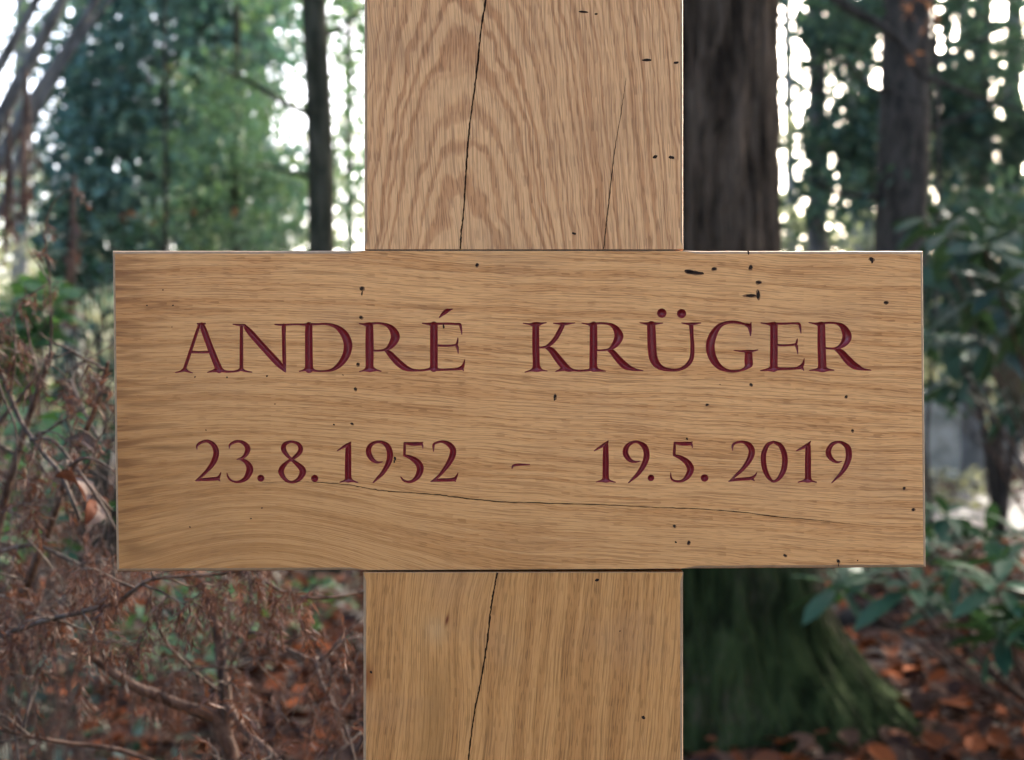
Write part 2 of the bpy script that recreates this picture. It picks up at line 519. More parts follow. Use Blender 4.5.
# ------------------------------------------------------------------ the cross: glyph strokes
# Each stroke is a list of (x, y, half width) on an enlarged drawing (10.13 units per board pixel), with its origin.
Q = 10.13
A0, A1, A2, A3, A4 = (170, 305), (230, 305), (270, 305), (350, 305), (400, 305)
B0, B1, B2, B3, B4 = (520, 305), (580, 305), (630, 305), (695, 305), (775, 305)
C0, C1, C2, C3, C4 = (185, 430), (265, 430), (330, 430), (390, 430), (480, 430)
C5, C6, C7, C8 = (585, 430), (645, 430), (720, 430), (770, 430)
GLYPHS = [
 ('letter', [
  (A0, [(296,205,13),(222,425,14),(148,645,15)]),
  (A0, [(322,200,22),(345,260,29),(415,450,30),(498,655,34)]),
  (A0, [(279,189,6),(320,190,9),(356,189,6)]),
  (A0, [(200,475,11),(300,479,10),(410,478,11)]),
  (A0, [(55,685,3),(110,672,8),(148,655,17),(185,675,8),(228,687,3)]),
  (A0, [(380,682,3),(430,670,10),(490,652,26)]),
  (A0, [(510,652,22),(560,673,11),(640,675,8)])]),
 ('letter', [
  (A0, [(640,675,8),(690,665,10),(722,645,15)]),
  (A0, [(724,220,14),(724,430,16),(724,650,17)]),
  (A0, [(725,652,16),(770,672,8),(830,680,3)]),
  (A0, [(638,195,3),(690,202,8),(760,205,10)]),
  (A1, [(150,212,10),(165,232,20),(215,290,30),(335,425,31),(480,582,31),(540,645,20),(562,678,4)]),
  (A1, [(545,205,16),(545,235,20),(545,320,17),(550,560,17),(560,660,7)]),
  (A1, [(455,197,5),(520,201,9),(620,197,7),(690,196,7)])]),
 ('letter', [
  (A1, [(690,196,7),(740,198,9),(800,198,12)]),
  (A2, [(394,208,34),(392,300,36),(395,600,38),(397,648,40)]),
  (A2, [(390,195,10),(480,194,9),(560,192,10),(640,207,15),(700,240,25),(755,300,37),(785,370,41),(790,430,41),(770,510,36),(720,588,28),(660,640,18),(600,664,10),(530,670,8),(460,666,9),(420,650,18)]),
  (A2, [(298,673,4),(345,660,10),(390,642,32)])]),
 ('letter', [
  (A3, [(93,187,3),(140,196,10),(190,203,26)]),
  (A3, [(197,212,36),(198,400,40),(198,600,38),(198,640,40)]),
  (A3, [(95,674,3),(145,662,9),(198,646,32),(260,658,11),(315,671,3)]),
  (A3, [(195,190,10),(280,184,9),(340,192,11),(390,212,19),(430,248,31),(457,302,42),(455,342,42),(430,390,34),(395,430,22),(350,455,11),(290,463,8),(240,463,8)]),
  (A3, [(362,460,11),(400,490,26),(460,555,33),(520,610,33),(570,640,26),(630,658,14),(700,662,9),(760,658,9)])]),
 ('letter', [
  (A3, [(760,658,9),(800,650,11),(840,632,20)]),
  (A3, [(733,185,4),(790,192,10),(850,197,22)]),
  (A3, [(850,205,36),(850,400,37),(850,600,37),(850,636,40)]),
  (A4, [(343,190,10),(480,189,9),(560,192,9),(605,195,11),(615,222,11),(622,260,7),(626,297,2)]),
  (A4, [(370,410,10),(460,412,9),(540,409,9),(572,398,10),(582,370,8),(586,333,2)]),
  (A4, [(568,405,12),(580,425,12),(585,450,8),(590,490,2)]),
  (A4, [(343,648,20),(400,655,11),(500,653,10),(580,648,12),(622,636,18),(643,605,11),(656,553,2)]),
  (A4, [(630,645,13),(640,658,6),(643,668,2)]),
  (A4, [(400,126,4),(435,90,15),(470,62,20),(500,51,10),(531,42,3)])]),
 ('letter', [
  (B0, [(33,185,3),(100,195,9),(160,197,24),(220,187,9),(267,178,3)]),
  (B0, [(160,205,32),(160,400,34),(165,600,34),(168,636,40)]),
  (B0, [(50,680,3),(110,664,9),(170,645,32),(220,660,10),(275,669,3)]),
  (B0, [(338,185,3),(400,190,9),(440,192,14),(500,188,8),(556,182,3)]),
  (B0, [(432,205,20),(400,268,22),(360,338,21),(310,393,17),(260,423,10),(190,432,8)]),
  (B0, [(270,435,12),(320,460,28),(390,550,36),(450,620,36),(490,648,26),(540,660,11),(600,667,8)]),
  (B0, [(360,675,3),(410,655,12),(450,640,25)])]),
 ('letter', [
  (B0, [(600,667,8),(690,660,10),(740,640,22)]),
  (B0, [(628,185,3),(690,195,9),(742,200,26)]),
  (B0, [(745,205,35),(745,400,37),(742,600,37),(745,636,40)]),
  (B0, [(745,648,28),(810,662,10),(866,671,3)]),
  (B1, [(135,190,10),(220,184,9),(290,192,11),(335,212,19),(370,250,31),(393,302,42),(390,337,42),(365,385,34),(330,425,22),(290,450,11),(230,458,8),(175,460,8)]),
  (B1, [(285,455,11),(330,480,26),(390,550,32),(450,610,34),(500,636,24),(560,655,12),(637,665,3)])]),
 ('letter', [
  (B2, [(100,180,3),(160,188,10),(215,192,20),(270,188,10),(332,183,3)]),
  (B2, [(215,205,40),(220,350,43),(227,480,42),(245,560,40),(280,610,32),(340,645,20),(420,658,13),(490,655,12),(550,630,16),(600,585,20),(628,520,20),(632,400,18),(625,300,17),(620,210,21)]),
  (B2, [(523,182,3),(580,190,9),(620,192,13),(670,188,8),(717,182,3)]),
  (B2, [(322,82,45),(322.5,82,45)]),
  (B2, [(522,87,44),(522.5,87,44)])]),
 ('letter', [
  (B3, [(562,312,3),(560,262,13),(548,215,20),(520,200,14)]),
  (B3, [(560,262,13),(563,210,10),(567,177,3)]),
  (B3, [(510,198,9),(440,178,12),(370,172,13),(300,185,15),(240,220,24),(190,290,36),(160,370,42),(155,440,43),(170,510,40),(205,580,34),(260,635,24),(330,664,14),(400,670,11),(460,662,10),(510,640,16),(545,605,32)]),
  (B3, [(543,495,36),(543,560,40),(545,596,40)]),
  (B3, [(395,460,3),(470,468,8),(540,469,14),(590,465,8),(637,455,3)])]),
 ('letter', [
  (B3, [(668,182,4),(740,192,10),(800,200,30)]),
  (B3, [(800,210,36),(800,400,37),(798,600,37),(798,636,40)]),
  (B3, [(663,666,3),(730,655,12),(790,645,30)]),
  (B4, [(-11,190,10),(100,188,9),(200,186,9),(243,192,11),(255,230,10),(263,287,2)]),
  (B4, [(10,405,10),(100,408,9),(180,403,9),(212,393,10),(221,370,8),(226,343,2)]),
  (B4, [(208,400,12),(220,420,12),(225,450,8),(231,497,2)]),
  (B4, [(-10,648,20),(60,645,12),(150,645,11),(220,640,12),(262,624,18),(285,592,11),(296,543,2)]),
  (B4, [(270,634,14),(284,650,7),(291,664,2)])]),
 ('letter', [
  (B4, [(343,178,3),(410,190,9),(465,198,28)]),
  (B4, [(470,206,36),(472,400,40),(478,600,40),(478,638,42)]),
  (B4, [(350,663,3),(420,655,12),(478,648,32),(540,655,12),(597,661,3)]),
  (B4, [(470,184,10),(560,180,9),(620,186,11),(670,207,21),(705,247,34),(728,302,44),(725,342,44),(700,385,34),(660,420,20),(610,440,11),(550,440,8),(510,438,8)]),
  (B4, [(610,445,12),(670,480,30),(730,550,38),(790,605,36),(840,630,26),(890,650,12),(972,661,3)])]),
 ('numeral', [
  (C0, [(122,197,2),(122,162,9),(150,133,12),(200,113,12),(240,116,15),(288,150,22),(315,210,27),(310,270,27),(280,340,24),(230,405,16),(170,465,12),(112,512,5)]),
  (C0, [(108,516,3),(180,502,13),(260,497,16),(325,490,16),(348,468,10),(363,430,2)]),
  (C0, [(335,494,15),(352,514,4)])]),
 ('numeral', [
  (C0, [(448,187,2),(456,150,9),(500,122,13),(550,115,12),(600,135,18),(635,182,25),(625,232,22),(590,275,13),(528,298,4)]),
  (C0, [(560,295,8),(620,325,20),(655,380,31),(650,430,32),(620,485,24),(570,518,14),(510,525,9),(460,505,9),(434,470,8),(425,435,2)])]),
 ('period', [(C0, [(768,488,33),(768.5,488,33)])]),
 ('numeral', [
  (C1, [(270,297,10),(220,250,18),(187,190,24),(205,140,18),(270,118,11),(335,140,16),(362,190,22),(340,240,20),(270,300,11)]),
  (C1, [(270,300,12),(320,340,20),(375,395,30),(380,440,30),(340,500,20),(270,528,11),(205,500,16),(164,430,26),(177,380,24),(220,330,14),(270,297,11)])]),
 ('period', [(C1, [(503,490,34),(503.5,490,34)])]),
 ('numeral', [
  (C1, [(733,211,3),(800,168,12),(848,146,17),(871,120,3)]),
  (C1, [(845,165,26),(842,300,30),(842,470,31),(845,498,34)]),
  (C1, [(758,529,3),(810,515,10),(845,503,28),(890,516,10),(942,533,3)])]),
 ('numeral', [(C2, [(532,322,3),(480,328,10),(430,300,20),(398,250,26),(390,200,24),(415,150,18),(470,122,12),(530,125,15),(580,160,24),(605,220,28),(605,290,28),(580,360,24),(530,440,18),(480,490,12),(435,535,3)])]),
 ('numeral', [
  (C3, [(148,130,8),(148,190,12),(146,255,11)]),
  (C3, [(148,133,10),(230,141,17),(300,140,16),(326,150,9),(333,187,2)]),
  (C3, [(300,136,13),(334,124,3)]),
  (C3, [(145,258,10),(200,275,18),(260,310,28),(300,360,33),(305,410,32),(280,470,26),(230,515,14),(180,525,10),(135,508,9),(108,473,3)])]),
 ('numeral', [
  (C3, [(441,217,2),(440,165,10),(448,140,10),(480,126,10),(530,118,12),(590,140,22),(635,190,28),(635,250,30),(605,320,26),(550,400,18),(490,470,12),(418,521,4)]),
  (C3, [(413,521,3),(500,508,14),(600,505,16),(650,498,16),(670,478,10),(689,434,2)]),
  (C3, [(650,505,14),(664,522,3)])]),
 ('dash', [(C4, [(324,388,4),(340,359,9),(400,351,10),(502,350,4)])]),
 ('numeral', [
  (C5, [(93,211,3),(160,170,12),(210,142,17),(235,111,3)]),
  (C5, [(210,158,25),(210,300,29),(210,470,30),(210,498,34)]),
  (C5, [(113,526,3),(165,515,10),(210,503,28),(250,515,10),(307,529,3)])]),
 ('numeral', [(C5, [(557,316,3),(500,322,10),(450,300,20),(415,250,26),(412,200,26),(440,150,18),(500,120,12),(550,128,14),(600,165,26),(622,220,28),(620,290,28),(590,365,24),(540,440,18),(490,490,12),(440,535,3)])]),
 ('period', [(C5, [(668,485,31),(668.5,485,31)])]),
 ('numeral', [
  (C6, [(300,128,8),(298,190,12),(295,255,11)]),
  (C6, [(300,130,10),(380,139,17),(450,137,16),(474,148,9),(480,178,3)]),
  (C6, [(450,134,13),(480,121,3)]),
  (C6, [(295,255,10),(360,280,20),(420,320,28),(455,370,34),(460,410,32),(435,465,26),(390,508,14),(340,520,10),(285,510,9),(264,483,8),(260,433,2)])]),
 ('period', [(C6, [(603,486,36),(603.5,486,36)])]),
 ('numeral', [
  (C7, [(128,207,2),(127,165,9),(140,140,10),(180,125,10),(230,120,12),(288,148,24),(320,200,30),(315,260,30),(280,330,24),(220,405,16),(160,460,12),(93,521,3)]),
  (C7, [(88,521,3),(160,502,12),(240,496,14),(305,490,14),(348,468,10),(374,429,2)]),
  (C7, [(325,492,15),(347,515,3)])]),
 ('numeral', [(C7, [(540,120,11),(482,152,18),(446,230,24),(440,310,25),(455,400,24),(490,475,18),(540,520,10),(598,488,18),(643,410,26),(658,320,27),(648,230,26),(607,152,20),(540,120,11)])]),
 ('numeral', [
  (C8, [(266,211,3),(330,180,12),(380,152,17),(411,114,3)]),
  (C8, [(385,162,25),(385,300,29),(385,470,29),(387,498,32)]),
  (C8, [(283,529,3),(340,516,10),(385,505,28),(420,516,10),(472,529,3)])]),
 ('numeral', [(C8, [(727,318,3),(680,325,10),(630,300,18),(595,250,26),(595,200,24),(630,145,18),(690,122,11),(740,135,16),(785,175,26),(798,230,30),(795,290,28),(765,370,24),(715,445,16),(670,490,10),(625,535,3)])]),
]


def glyph_sdf(strokes, gx, gy):
    d = np.full((len(gy), len(gx)), 99.0)
    for (ox_, oy_), pts in strokes:
        p = cr(np.array(pts, float), 5)
        p = np.stack([ox_ + p[:, 0] / Q, oy_ + p[:, 1] / Q, np.maximum(p[:, 2] + 2.4, 1.0) / Q], 1)
        for a, b_ in zip(p[:-1], p[1:]):
            r = max(a[2], b_[2]) + 6
            i0 = np.searchsorted(gx, min(a[0], b_[0]) - r); i1 = np.searchsorted(gx, max(a[0], b_[0]) + r)
            j0 = np.searchsorted(gy, min(a[1], b_[1]) - r); j1 = np.searchsorted(gy, max(a[1], b_[1]) + r)
            if i1 <= i0 or j1 <= j0: continue
            xx, yy = np.meshgrid(gx[i0:i1] - a[0], gy[j0:j1] - a[1])
            ex, ey = b_[0] - a[0], b_[1] - a[1]
            L = max(ex * ex + ey * ey, 1e-9)
            t = np.clip((xx * ex + yy * ey) / L, 0, 1)
            dd = np.hypot(xx - t * ex, yy - t * ey) - (a[2] + t * (b_[2] - a[2]))
            d[j0:j1, i0:i1] = np.minimum(d[j0:j1, i0:i1], dd)
    return d


def carve_patch(x0, x1, y0, y1, glyphs, step=0.5):
    """face patch of the board with V grooves; returns board geometry and a geometry per glyph"""
    gx = np.linspace(x0, x1, int(round((x1 - x0) / step)) + 1)
    gy = np.linspace(y0, y1, int(round((y1 - y0) / step)) + 1)
    best = np.full((len(gy), len(gx)), 99.0)
    gid = np.full(best.shape, -1)
    for k, (nm, st) in enumerate(glyphs):
        d = glyph_sdf(st, gx, gy)
        w = d < best
        best[w] = d[w]; gid[w] = k
    best[np.abs(best) < 0.02] = 0.02
    nx, ny = len(gx), len(gy)
    XX, YY = np.meshgrid(gx, gy)
    depth = np.where(best < 0, 5.0 * (1 - np.exp(best * 0.36)), 0.0)
    V = np.stack([(XX - 512) * S, depth * S, (380 - YY) * S], -1).reshape(-1, 3)
    sd = best.ravel(); gi = gid.ravel()
    i, j = np.meshgrid(np.arange(nx - 1), np.arange(ny - 1))
    a = (j * nx + i).ravel()
    quad = np.stack([a, a + nx, a + nx + 1, a + 1], 1)     # front faces -Y
    ins = sd[quad] < 0
    cnt = ins.sum(1)
    outq = quad[cnt == 0]
    inq = quad[cnt == 4]
    mix = quad[(cnt > 0) & (cnt < 4)]
    tris_out, tris_in, tri_g = [], [], []
    extra, cache = [], {}
    base = len(V)

    def cutpt(p, q):
        key = (p, q) if p < q else (q, p)
        if key not in cache:
            t = sd[p] / (sd[p] - sd[q])
            w = np.array(V[p]) * (1 - t) + np.array(V[q]) * t
            w[1] = 0.0
            cache[key] = base + len(extra); extra.append(w)
        return cache[key]
    for q4 in mix:
        q4 = [int(z) for z in q4]
        g = gi[min(q4, key=lambda z: sd[z])]
        for t3 in ((q4[0], q4[1], q4[2]), (q4[0], q4[2], q4[3])):
            s3 = [sd[z] < 0 for z in t3]
            c3 = sum(s3)
            if c3 == 0: tris_out.append(t3)
            elif c3 == 3: tris_in.append(t3); tri_g.append(g)
            else:
                odd = s3.index(c3 == 1)
                p, q, r = t3[odd], t3[(odd + 1) % 3], t3[(odd + 2) % 3]
                u, w = cutpt(p, q), cutpt(p, r)
                one, two = [(p, u, w)], [(u, q, r), (u, r, w)]
                if c3 == 1:
                    tris_in += one; tri_g += [g]; tris_out += two
                else:
                    tris_out += one; tris_in += two; tri_g += [g, g]
    V = np.vstack([V, np.array(extra)]) if extra else V
    inqg = gi[inq[:, 0]]
    tris_in = np.array(tris_in); tri_g = np.array(tri_g)
    parts = []
    for k, (nm, st) in enumerate(glyphs):
        qq = inq[inqg == k]; tt = tris_in[tri_g == k]
        used, inv = np.unique(np.concatenate([qq.ravel(), tt.ravel()]), return_inverse=True)
        parts.append((nm, V[used], inv[:qq.size].reshape(-1, 4), inv[qq.size:].reshape(-1, 3)))
    qq, tt = outq, np.array(tris_out).reshape(-1, 3)
    used, inv = np.unique(np.concatenate([qq.ravel(), tt.ravel()]), return_inverse=True)
    return (V[used], inv[:qq.size].reshape(-1, 4), inv[qq.size:].reshape(-1, 3)), parts


def P(px, py, depth=0.0):
    return ((px - 512) * S, depth, (380 - py) * S)


# ------------------------------------------------------------------ the cross
TH = 0.078
cross = empty('grave_cross', (0, D, 0), 'light oak grave cross with a dark red carved name and two dates', 'grave cross')
LOC = Vector((0, 0, H))      # mesh origin = crossing of the optical axis with the face


def rounded_sides(mb, per, T, mat=0, segs=2, edge=0):
    """per: list of (px, py, nx, ny, r) outline seen from the front, inward direction in px, radius in px"""
    n = len(per)
    rings = []
    for k in range(segs + 1):
        a = math.pi / 2 * k / segs
        ring = []
        for (px, py, ix, iy, r) in per:
            ring.append(P(px + ix * r * (1 - math.sin(a)), py + iy * r * (1 - math.sin(a)), r * S * (1 - math.cos(a))))
        rings.append(ring)
    back = [P(px, py, T) for (px, py, ix, iy, r) in per]
    rings.append(back)
    verts = [v for ring in rings for v in ring]
    faces = []
    for k in range(len(rings) - 1):
        for i in range(n):
            j = (i + 1) % n
            faces.append((k * n + i, (k + 1) * n + i, (k + 1) * n + j, k * n + j))
    faces.append(tuple((len(rings) - 1) * n + i for i in range(n)))
    mb.add(verts, faces, mat)
    for k in range(segs * n):
        mb.m[len(mb.m) - len(faces) + k] = edge


def ribbon(mb, pts, mat, depth=-0.00012, seed=1):
    """thin crack line: (x, y, half width) in board pixels"""
    rs = np.random.RandomState(seed)
    p = cr(np.array(pts, float), 10)
    n = len(p)
    L, Rr = [], []
    for i in range(n):
        t = p[min(i + 1, n - 1), :2] - p[max(i - 1, 0), :2]
        t /= max(np.hypot(*t), 1e-6)
        nn = np.array([-t[1], t[0]])
        j = rs.normal(0, 0.16)
        w = max(0.10, p[i, 2] * rs.uniform(0.55, 1.15))
        c = p[i, :2] + nn * j
        L.append(P(*(c + nn * w), depth)); Rr.append(P(*(c - nn * w), depth))
    faces = [(i, i + 1, n + i + 1, n + i) for i in range(n - 1)]
    mb.add(L + Rr, faces, mat)


def speck(mb, x, y, rx, ry, mat, seed, ang=0.0, depth=-0.00014):
    rs = np.random.RandomState(seed)
    k = 12
    pts = []
    ph = rs.uniform(0, 6)
    for i in range(k):
        a = 2 * math.pi * i / k
        w = 1 + 0.18 * math.sin(2 * a + ph) + rs.normal(0, 0.10)
        u, v_ = rx * w * math.cos(a), ry * w * math.sin(a)
        pts.append(P(x + u * math.cos(ang) - v_ * math.sin(ang), y + u * math.sin(ang) + v_ * math.cos(ang), depth))
    mb.add(pts, [tuple(range(k))[::-1]], mat)


# crossbar outline (slightly out of square, as sawn)
TL, TR, BL, BR = (112.0, 250.5), (923.5, 250.8), (116.0, 571.6), (926.5, 567.6)
name_glyphs, date_glyphs = GLYPHS[:11], GLYPHS[11:]
pat1, parts1 = carve_patch(168, 880, 304, 378, name_glyphs)
pat2, parts2 = carve_patch(188, 864, 436, 488, date_glyphs)
rc = 3.0


def on_top(x): return TL[1] + (TR[1] - TL[1]) * (x - TL[0]) / (TR[0] - TL[0])
def on_bot(x): return BL[1] + (BR[1] - BL[1]) * (x - BL[0]) / (BR[0] - BL[0])
def on_left(y): return TL[0] + (BL[0] - TL[0]) * (y - TL[1]) / (BL[1] - TL[1])
def on_right(y): return TR[0] + (BR[0] - TR[0]) * (y - TR[1]) / (BR[1] - TR[1])


ys = [304, 378, 436, 488]
topx = [TL[0]] + list(np.linspace(126, 338, 22)) + [350, 366, 440, 600, 681, 697] + list(np.linspace(709, 910, 21)) + [TR[0]]
botx = [BR[0]] + list(np.linspace(912, 709, 21)) + [697, 681, 600, 440, 366, 350] + list(np.linspace(338, 130, 22)) + [BL[0]]
jit = np.random.RandomState(3)


def uneven(x, lo, hi):
    return 0.0 if (340 < x < 705 or x < lo + 8 or x > hi - 8) else jit.normal(0, 0.08)


def rad(x): return 0.4 if 365 <= x <= 682 else rc


per = []
for i, x in enumerate(topx):
    ix = 1 if i == 0 else (-1 if i == len(topx) - 1 else 0)
    u_ = uneven(x, TL[0], TR[0]); per.append((x, on_top(x) + u_, ix, 1, rad(x) + 1.6 * abs(u_)))
for y in ys: per.append((on_right(y), y, -1, 0, rc))
for i, x in enumerate(botx):
    ix = -1 if i == 0 else (1 if i == len(botx) - 1 else 0)
    u_ = uneven(x, BL[0], BR[0]); per.append((x, on_bot(x) + u_, ix, -1, rad(x) + 1.6 * abs(u_)))
for y in ys[::-1]: per.append((on_left(y), y, 1, 0, rc))
per = per[::-1]                    # so that faces point outwards
mb = MB()
rounded_sides(mb, per, TH, 0, 2, 3)
front = [P(px + ix * r, py + iy * r) for (px, py, ix, iy, r) in per]
# flat front outside the carved patches: polygons between outline and patches
fr = per
def fpt(q): return P(q[0] + q[2] * q[4], q[1] + q[3] * q[4])
pt = [q for q in per if q[3] == 1]                         # top row (right to left after reversal)
pb_ = [q for q in per if q[3] == -1]
pt = sorted(pt, key=lambda q: q[0]); pb_ = sorted(pb_, key=lambda q: q[0])
Lr = sorted([q for q in per if q[3] == 0 and q[2] == 1], key=lambda q: q[1])
Rr_ = sorted([q for q in per if q[3] == 0 and q[2] == -1], key=lambda q: q[1])
def poly(pts): mb.add(pts, [tuple(range(len(pts)))], 0)
poly([fpt(q) for q in pt][::-1] + [fpt(Lr[0]), P(168, 304), P(880, 304), fpt(Rr_[0])])
poly([fpt(Lr[0]), fpt(Lr[1]), P(168, 378), P(168, 304)])
poly([P(880, 304), P(880, 378), fpt(Rr_[1]), fpt(Rr_[0])])
poly([fpt(Lr[1]), fpt(Lr[2]), P(188, 436), P(864, 436), fpt(Rr_[2]), fpt(Rr_[1]), P(880, 378), P(168, 378)])
poly([fpt(Lr[2]), fpt(Lr[3]), P(188, 488), P(188, 436)])
poly([P(864, 436), P(864, 488), fpt(Rr_[3]), fpt(Rr_[2])])
poly([fpt(Lr[3])] + [fpt(q) for q in pb_] + [fpt(Rr_[3]), P(864, 488), P(188, 488)])
# cracks and dark marks of the crossbar
ribbon(mb, [(262,482.5,.15),(300,481.8,.2),(322,482.5,.3),(350,485,.35),(375,489.5,.42),(400,492,.45),(440,495,.5),(470,499,.62),(510,502,.5),(560,503.5,.55),(610,505,.42),(660,507.5,.38),(700,509,.42),(740,512,.48),(775,516.5,.42),(810,519.5,.3),(850,524,.15)], 1, seed=5)
MARKS = [(477,265,1.9,1.7),(362,288.5,2.0,2.2),(362,293,1.0,2.6),(361,317.3,1.7,1.5),(358,364.3,1.7,1.7),(355.5,389,1.6,1.7),
 (689,271,5,1.3),(695,272.8,8.5,1.9),(714,268.8,2.1,1.9),(750.5,267.4,2.2,2.1),(758.5,282.2,2.6,1.6),(751,295.6,6.5,1.5),(758,295,1.7,5.2),
 (871.5,259.3,2.4,1.9),(872,262,1,2),(886,302.5,2.0,1.7),(555,396.5,1.5,2.3),(554.5,399.5,.8,1.6),(751,384.6,1.6,1.4),(846,396.6,1.5,1.3),(707,404.7,1.4,1.2),
 (395,458.5,1.3,2.4),(394.3,461.5,.8,2),(674.3,526,1.5,1.4),(675.7,542.2,1.2,1.3),(688.6,542.7,1.7,1.7),(785,555.4,1.6,1.4),(838.3,561,1.5,1.7),(838.5,565,.6,1.8),(857.5,560.5,.9,.8),
 (852.5,430.5,1.4,1.2),(904,488.2,1.5,1.4),(913.2,509.5,1.6,1.5),(195,377,1.0,.9),(227,377.3,1.0,.9),(267,376,1.3,.9),(352,423.7,1.5,1.2),(334,424.6,1.3,.8),
 (147,305.4,1,.7),(173,305.4,1.1,.8),(163,290,1,.7),(687,438.7,1.3,1.4),(443.5,326.5,1.2,2.2),(172,327,.8,.6),(343,375,.8,.7),(275,404,.9,.7),(720,384.5,.6,.6),(262,508,1,.8),(251,518.5,1.1,.7),(190,527,.9,.8),(206,430,1,.6)]
for i, (x, y, rx, ry) in enumerate(MARKS):
    if rx > 1.3: speck(mb, x + .15, y + .25, rx * 1.08 + .3, ry * 1.08 + .3, 4, 500 + i, 0.0, -0.00007)
    speck(mb, x, y, rx * .9, ry * .88, 2, 100 + i)
speck(mb, 748.3, 252.6, 1.0, 2.0, 2, 77)
# merge the carved patches into the same mesh
for (v, q, t) in (pat1, pat2):
    b0 = mb.n
    mb.v.extend(map(tuple, v.tolist())); mb.n += len(v)
    mb.f.extend((q + b0).tolist()); mb.f.extend((t + b0).tolist())
    mb.m.extend([0] * (len(q) + len(t)))
crossbar = mb.build('crossbar', [M['bar'], M['crack'], M['speck'], M['edge'], M['stain']], cross, smooth=False, loc=LOC)
for p in crossbar.data.polygons[:5 * len(per)]:
    pass
sm = np.zeros(len(crossbar.data.polygons), bool); sm[:] = False
crossbar.data.polygons.foreach_set('use_smooth', sm)
for nm, v, q, t in parts1 + parts2:
    me = array_mesh(nm, v, q, t, smooth=False)
    link_mesh(nm, me, M['red'], crossbar, (0, 0, 0))

# the upright post: upper and lower length either side of the lapped crossbar
mb = MB()


def post_piece(x0t, x1t, yt, x0b, x1b, yb, rt, rb, mat):
    ring = [(x0t, yt, 1, 1, rt), (x0t, yt + 9, 1, 0, rc), (x0b, yb - 9, 1, 0, rc), (x0b, yb, 1, -1, rb),
            (x1b, yb, -1, -1, rb), (x1b, yb - 9, -1, 0, rc), (x1t, yt + 9, -1, 0, rc), (x1t, yt, -1, 1, rt)]
    rounded_sides(mb, ring, TH - 0.002, mat, 2, 4)
    mb.add([P(px + ix * r, py + iy * r) for (px, py, ix, iy, r) in ring], [tuple(range(8))], mat)


post_piece(364.3, 683, -520, 364.3, 683.5, 249.6, 3, 0.4, 0)
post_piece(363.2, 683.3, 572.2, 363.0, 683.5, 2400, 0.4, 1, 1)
ribbon(mb, [(487.5,-20,1.1),(484.5,8,1.15),(481,30,.9),(478,60,.95),(474.5,90,.8),(470.5,118,.75),(467.5,150,.95),(465.5,180,.8),(463.8,210,.75),(461.5,230,.85),(460.3,249,.95)], 2, seed=11)
ribbon(mb, [(626,78,.15),(623,100,.3),(618,130,.35),(613.5,160,.45),(609,200,.5),(606,225,.55),(603.6,249,.55)], 2, seed=12)
ribbon(mb, [(497.3,572.6,.9),(494,590,.9),(490.5,612,.95),(487.5,640,.9),(484,662,.9),(479.5,688,.85),(474,715,.85),(470,745,.8),(466,790,.8),(455,900,.6)], 2, seed=13)
for i, (x, y, rx, ry, an) in enumerate([(583.5,12,4.6,1.1,.15),(596,14,1.4,1.1,0),(647,60,5.2,1.2,.1),(676,62.8,3.4,1.0,-.1),(655,157,2.2,1.9,0),(671.5,157.5,2.4,2.0,0),(574,233.5,1.9,1.3,.3)]):
    speck(mb, x, y, rx, ry, 3, 300 + i, an)
for i, (x, y, rx, ry) in enumerate([(597,580,2.0,1.5),(643.5,717.5,2.0,1.6),(371,672,1.4,1.3),(620,631,.8,.7)]):
    speck(mb, x, y, rx, ry, 3, 330 + i)
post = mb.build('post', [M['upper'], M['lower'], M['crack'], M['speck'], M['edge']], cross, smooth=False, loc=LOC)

# ------------------------------------------------------------------ ground
def ground_z(x, y):
    return 0.03 * mnoise.noise(Vector((x * 0.5, y * 0.5, 0.3))) + 0.10 * mnoise.noise(Vector((x * 0.11, y * 0.11, 4)))\
        * min(1, max(0, (y - 4) / 6))


m, nt, b, out = new_mat('forest_soil')
ox, oy, oz = coords(nt)
n = e_noise(ox * 9, oy * 9, 0.0, 6, 0.65)
n2 = e_noise(ox * 0.35, oy * 0.35, 2.0, 3)
c = e_mix(e_ss(n, 0.35, 0.68), (0.010, 0.007, 0.005), (0.055, 0.031, 0.018))
c = e_mix(e_ss(n2, 0.5, 0.62) * 0.6, c, (0.045, 0.060, 0.022))
nt.links.new(c, b.inputs['Base Color']); b.inputs['Roughness'].default_value = 0.95
set_bump(nt, b, n, 1.0, 0.03)
M['soil'] = m
gxs = np.concatenate([np.linspace(-250, -16, 14), np.linspace(-15, 15, 100), np.linspace(16, 250, 14)])
gys = np.concatenate([np.linspace(-60, -3, 8), np.linspace(-2.5, 22, 90), np.linspace(24, 420, 20)])
gv = [(x, y, ground_z(x, y)) for y in gys for x in gxs]
nx = len(gxs)
gq = [(j * nx + i, j * nx + i + 1, (j + 1) * nx + i + 1, (j + 1) * nx + i) for j in range(len(gys) - 1) for i in range(nx - 1)]
g = link_mesh('ground', array_mesh('ground', np.array(gv), np.array(gq), None, True), M['soil'])
tag(g, kind='structure')

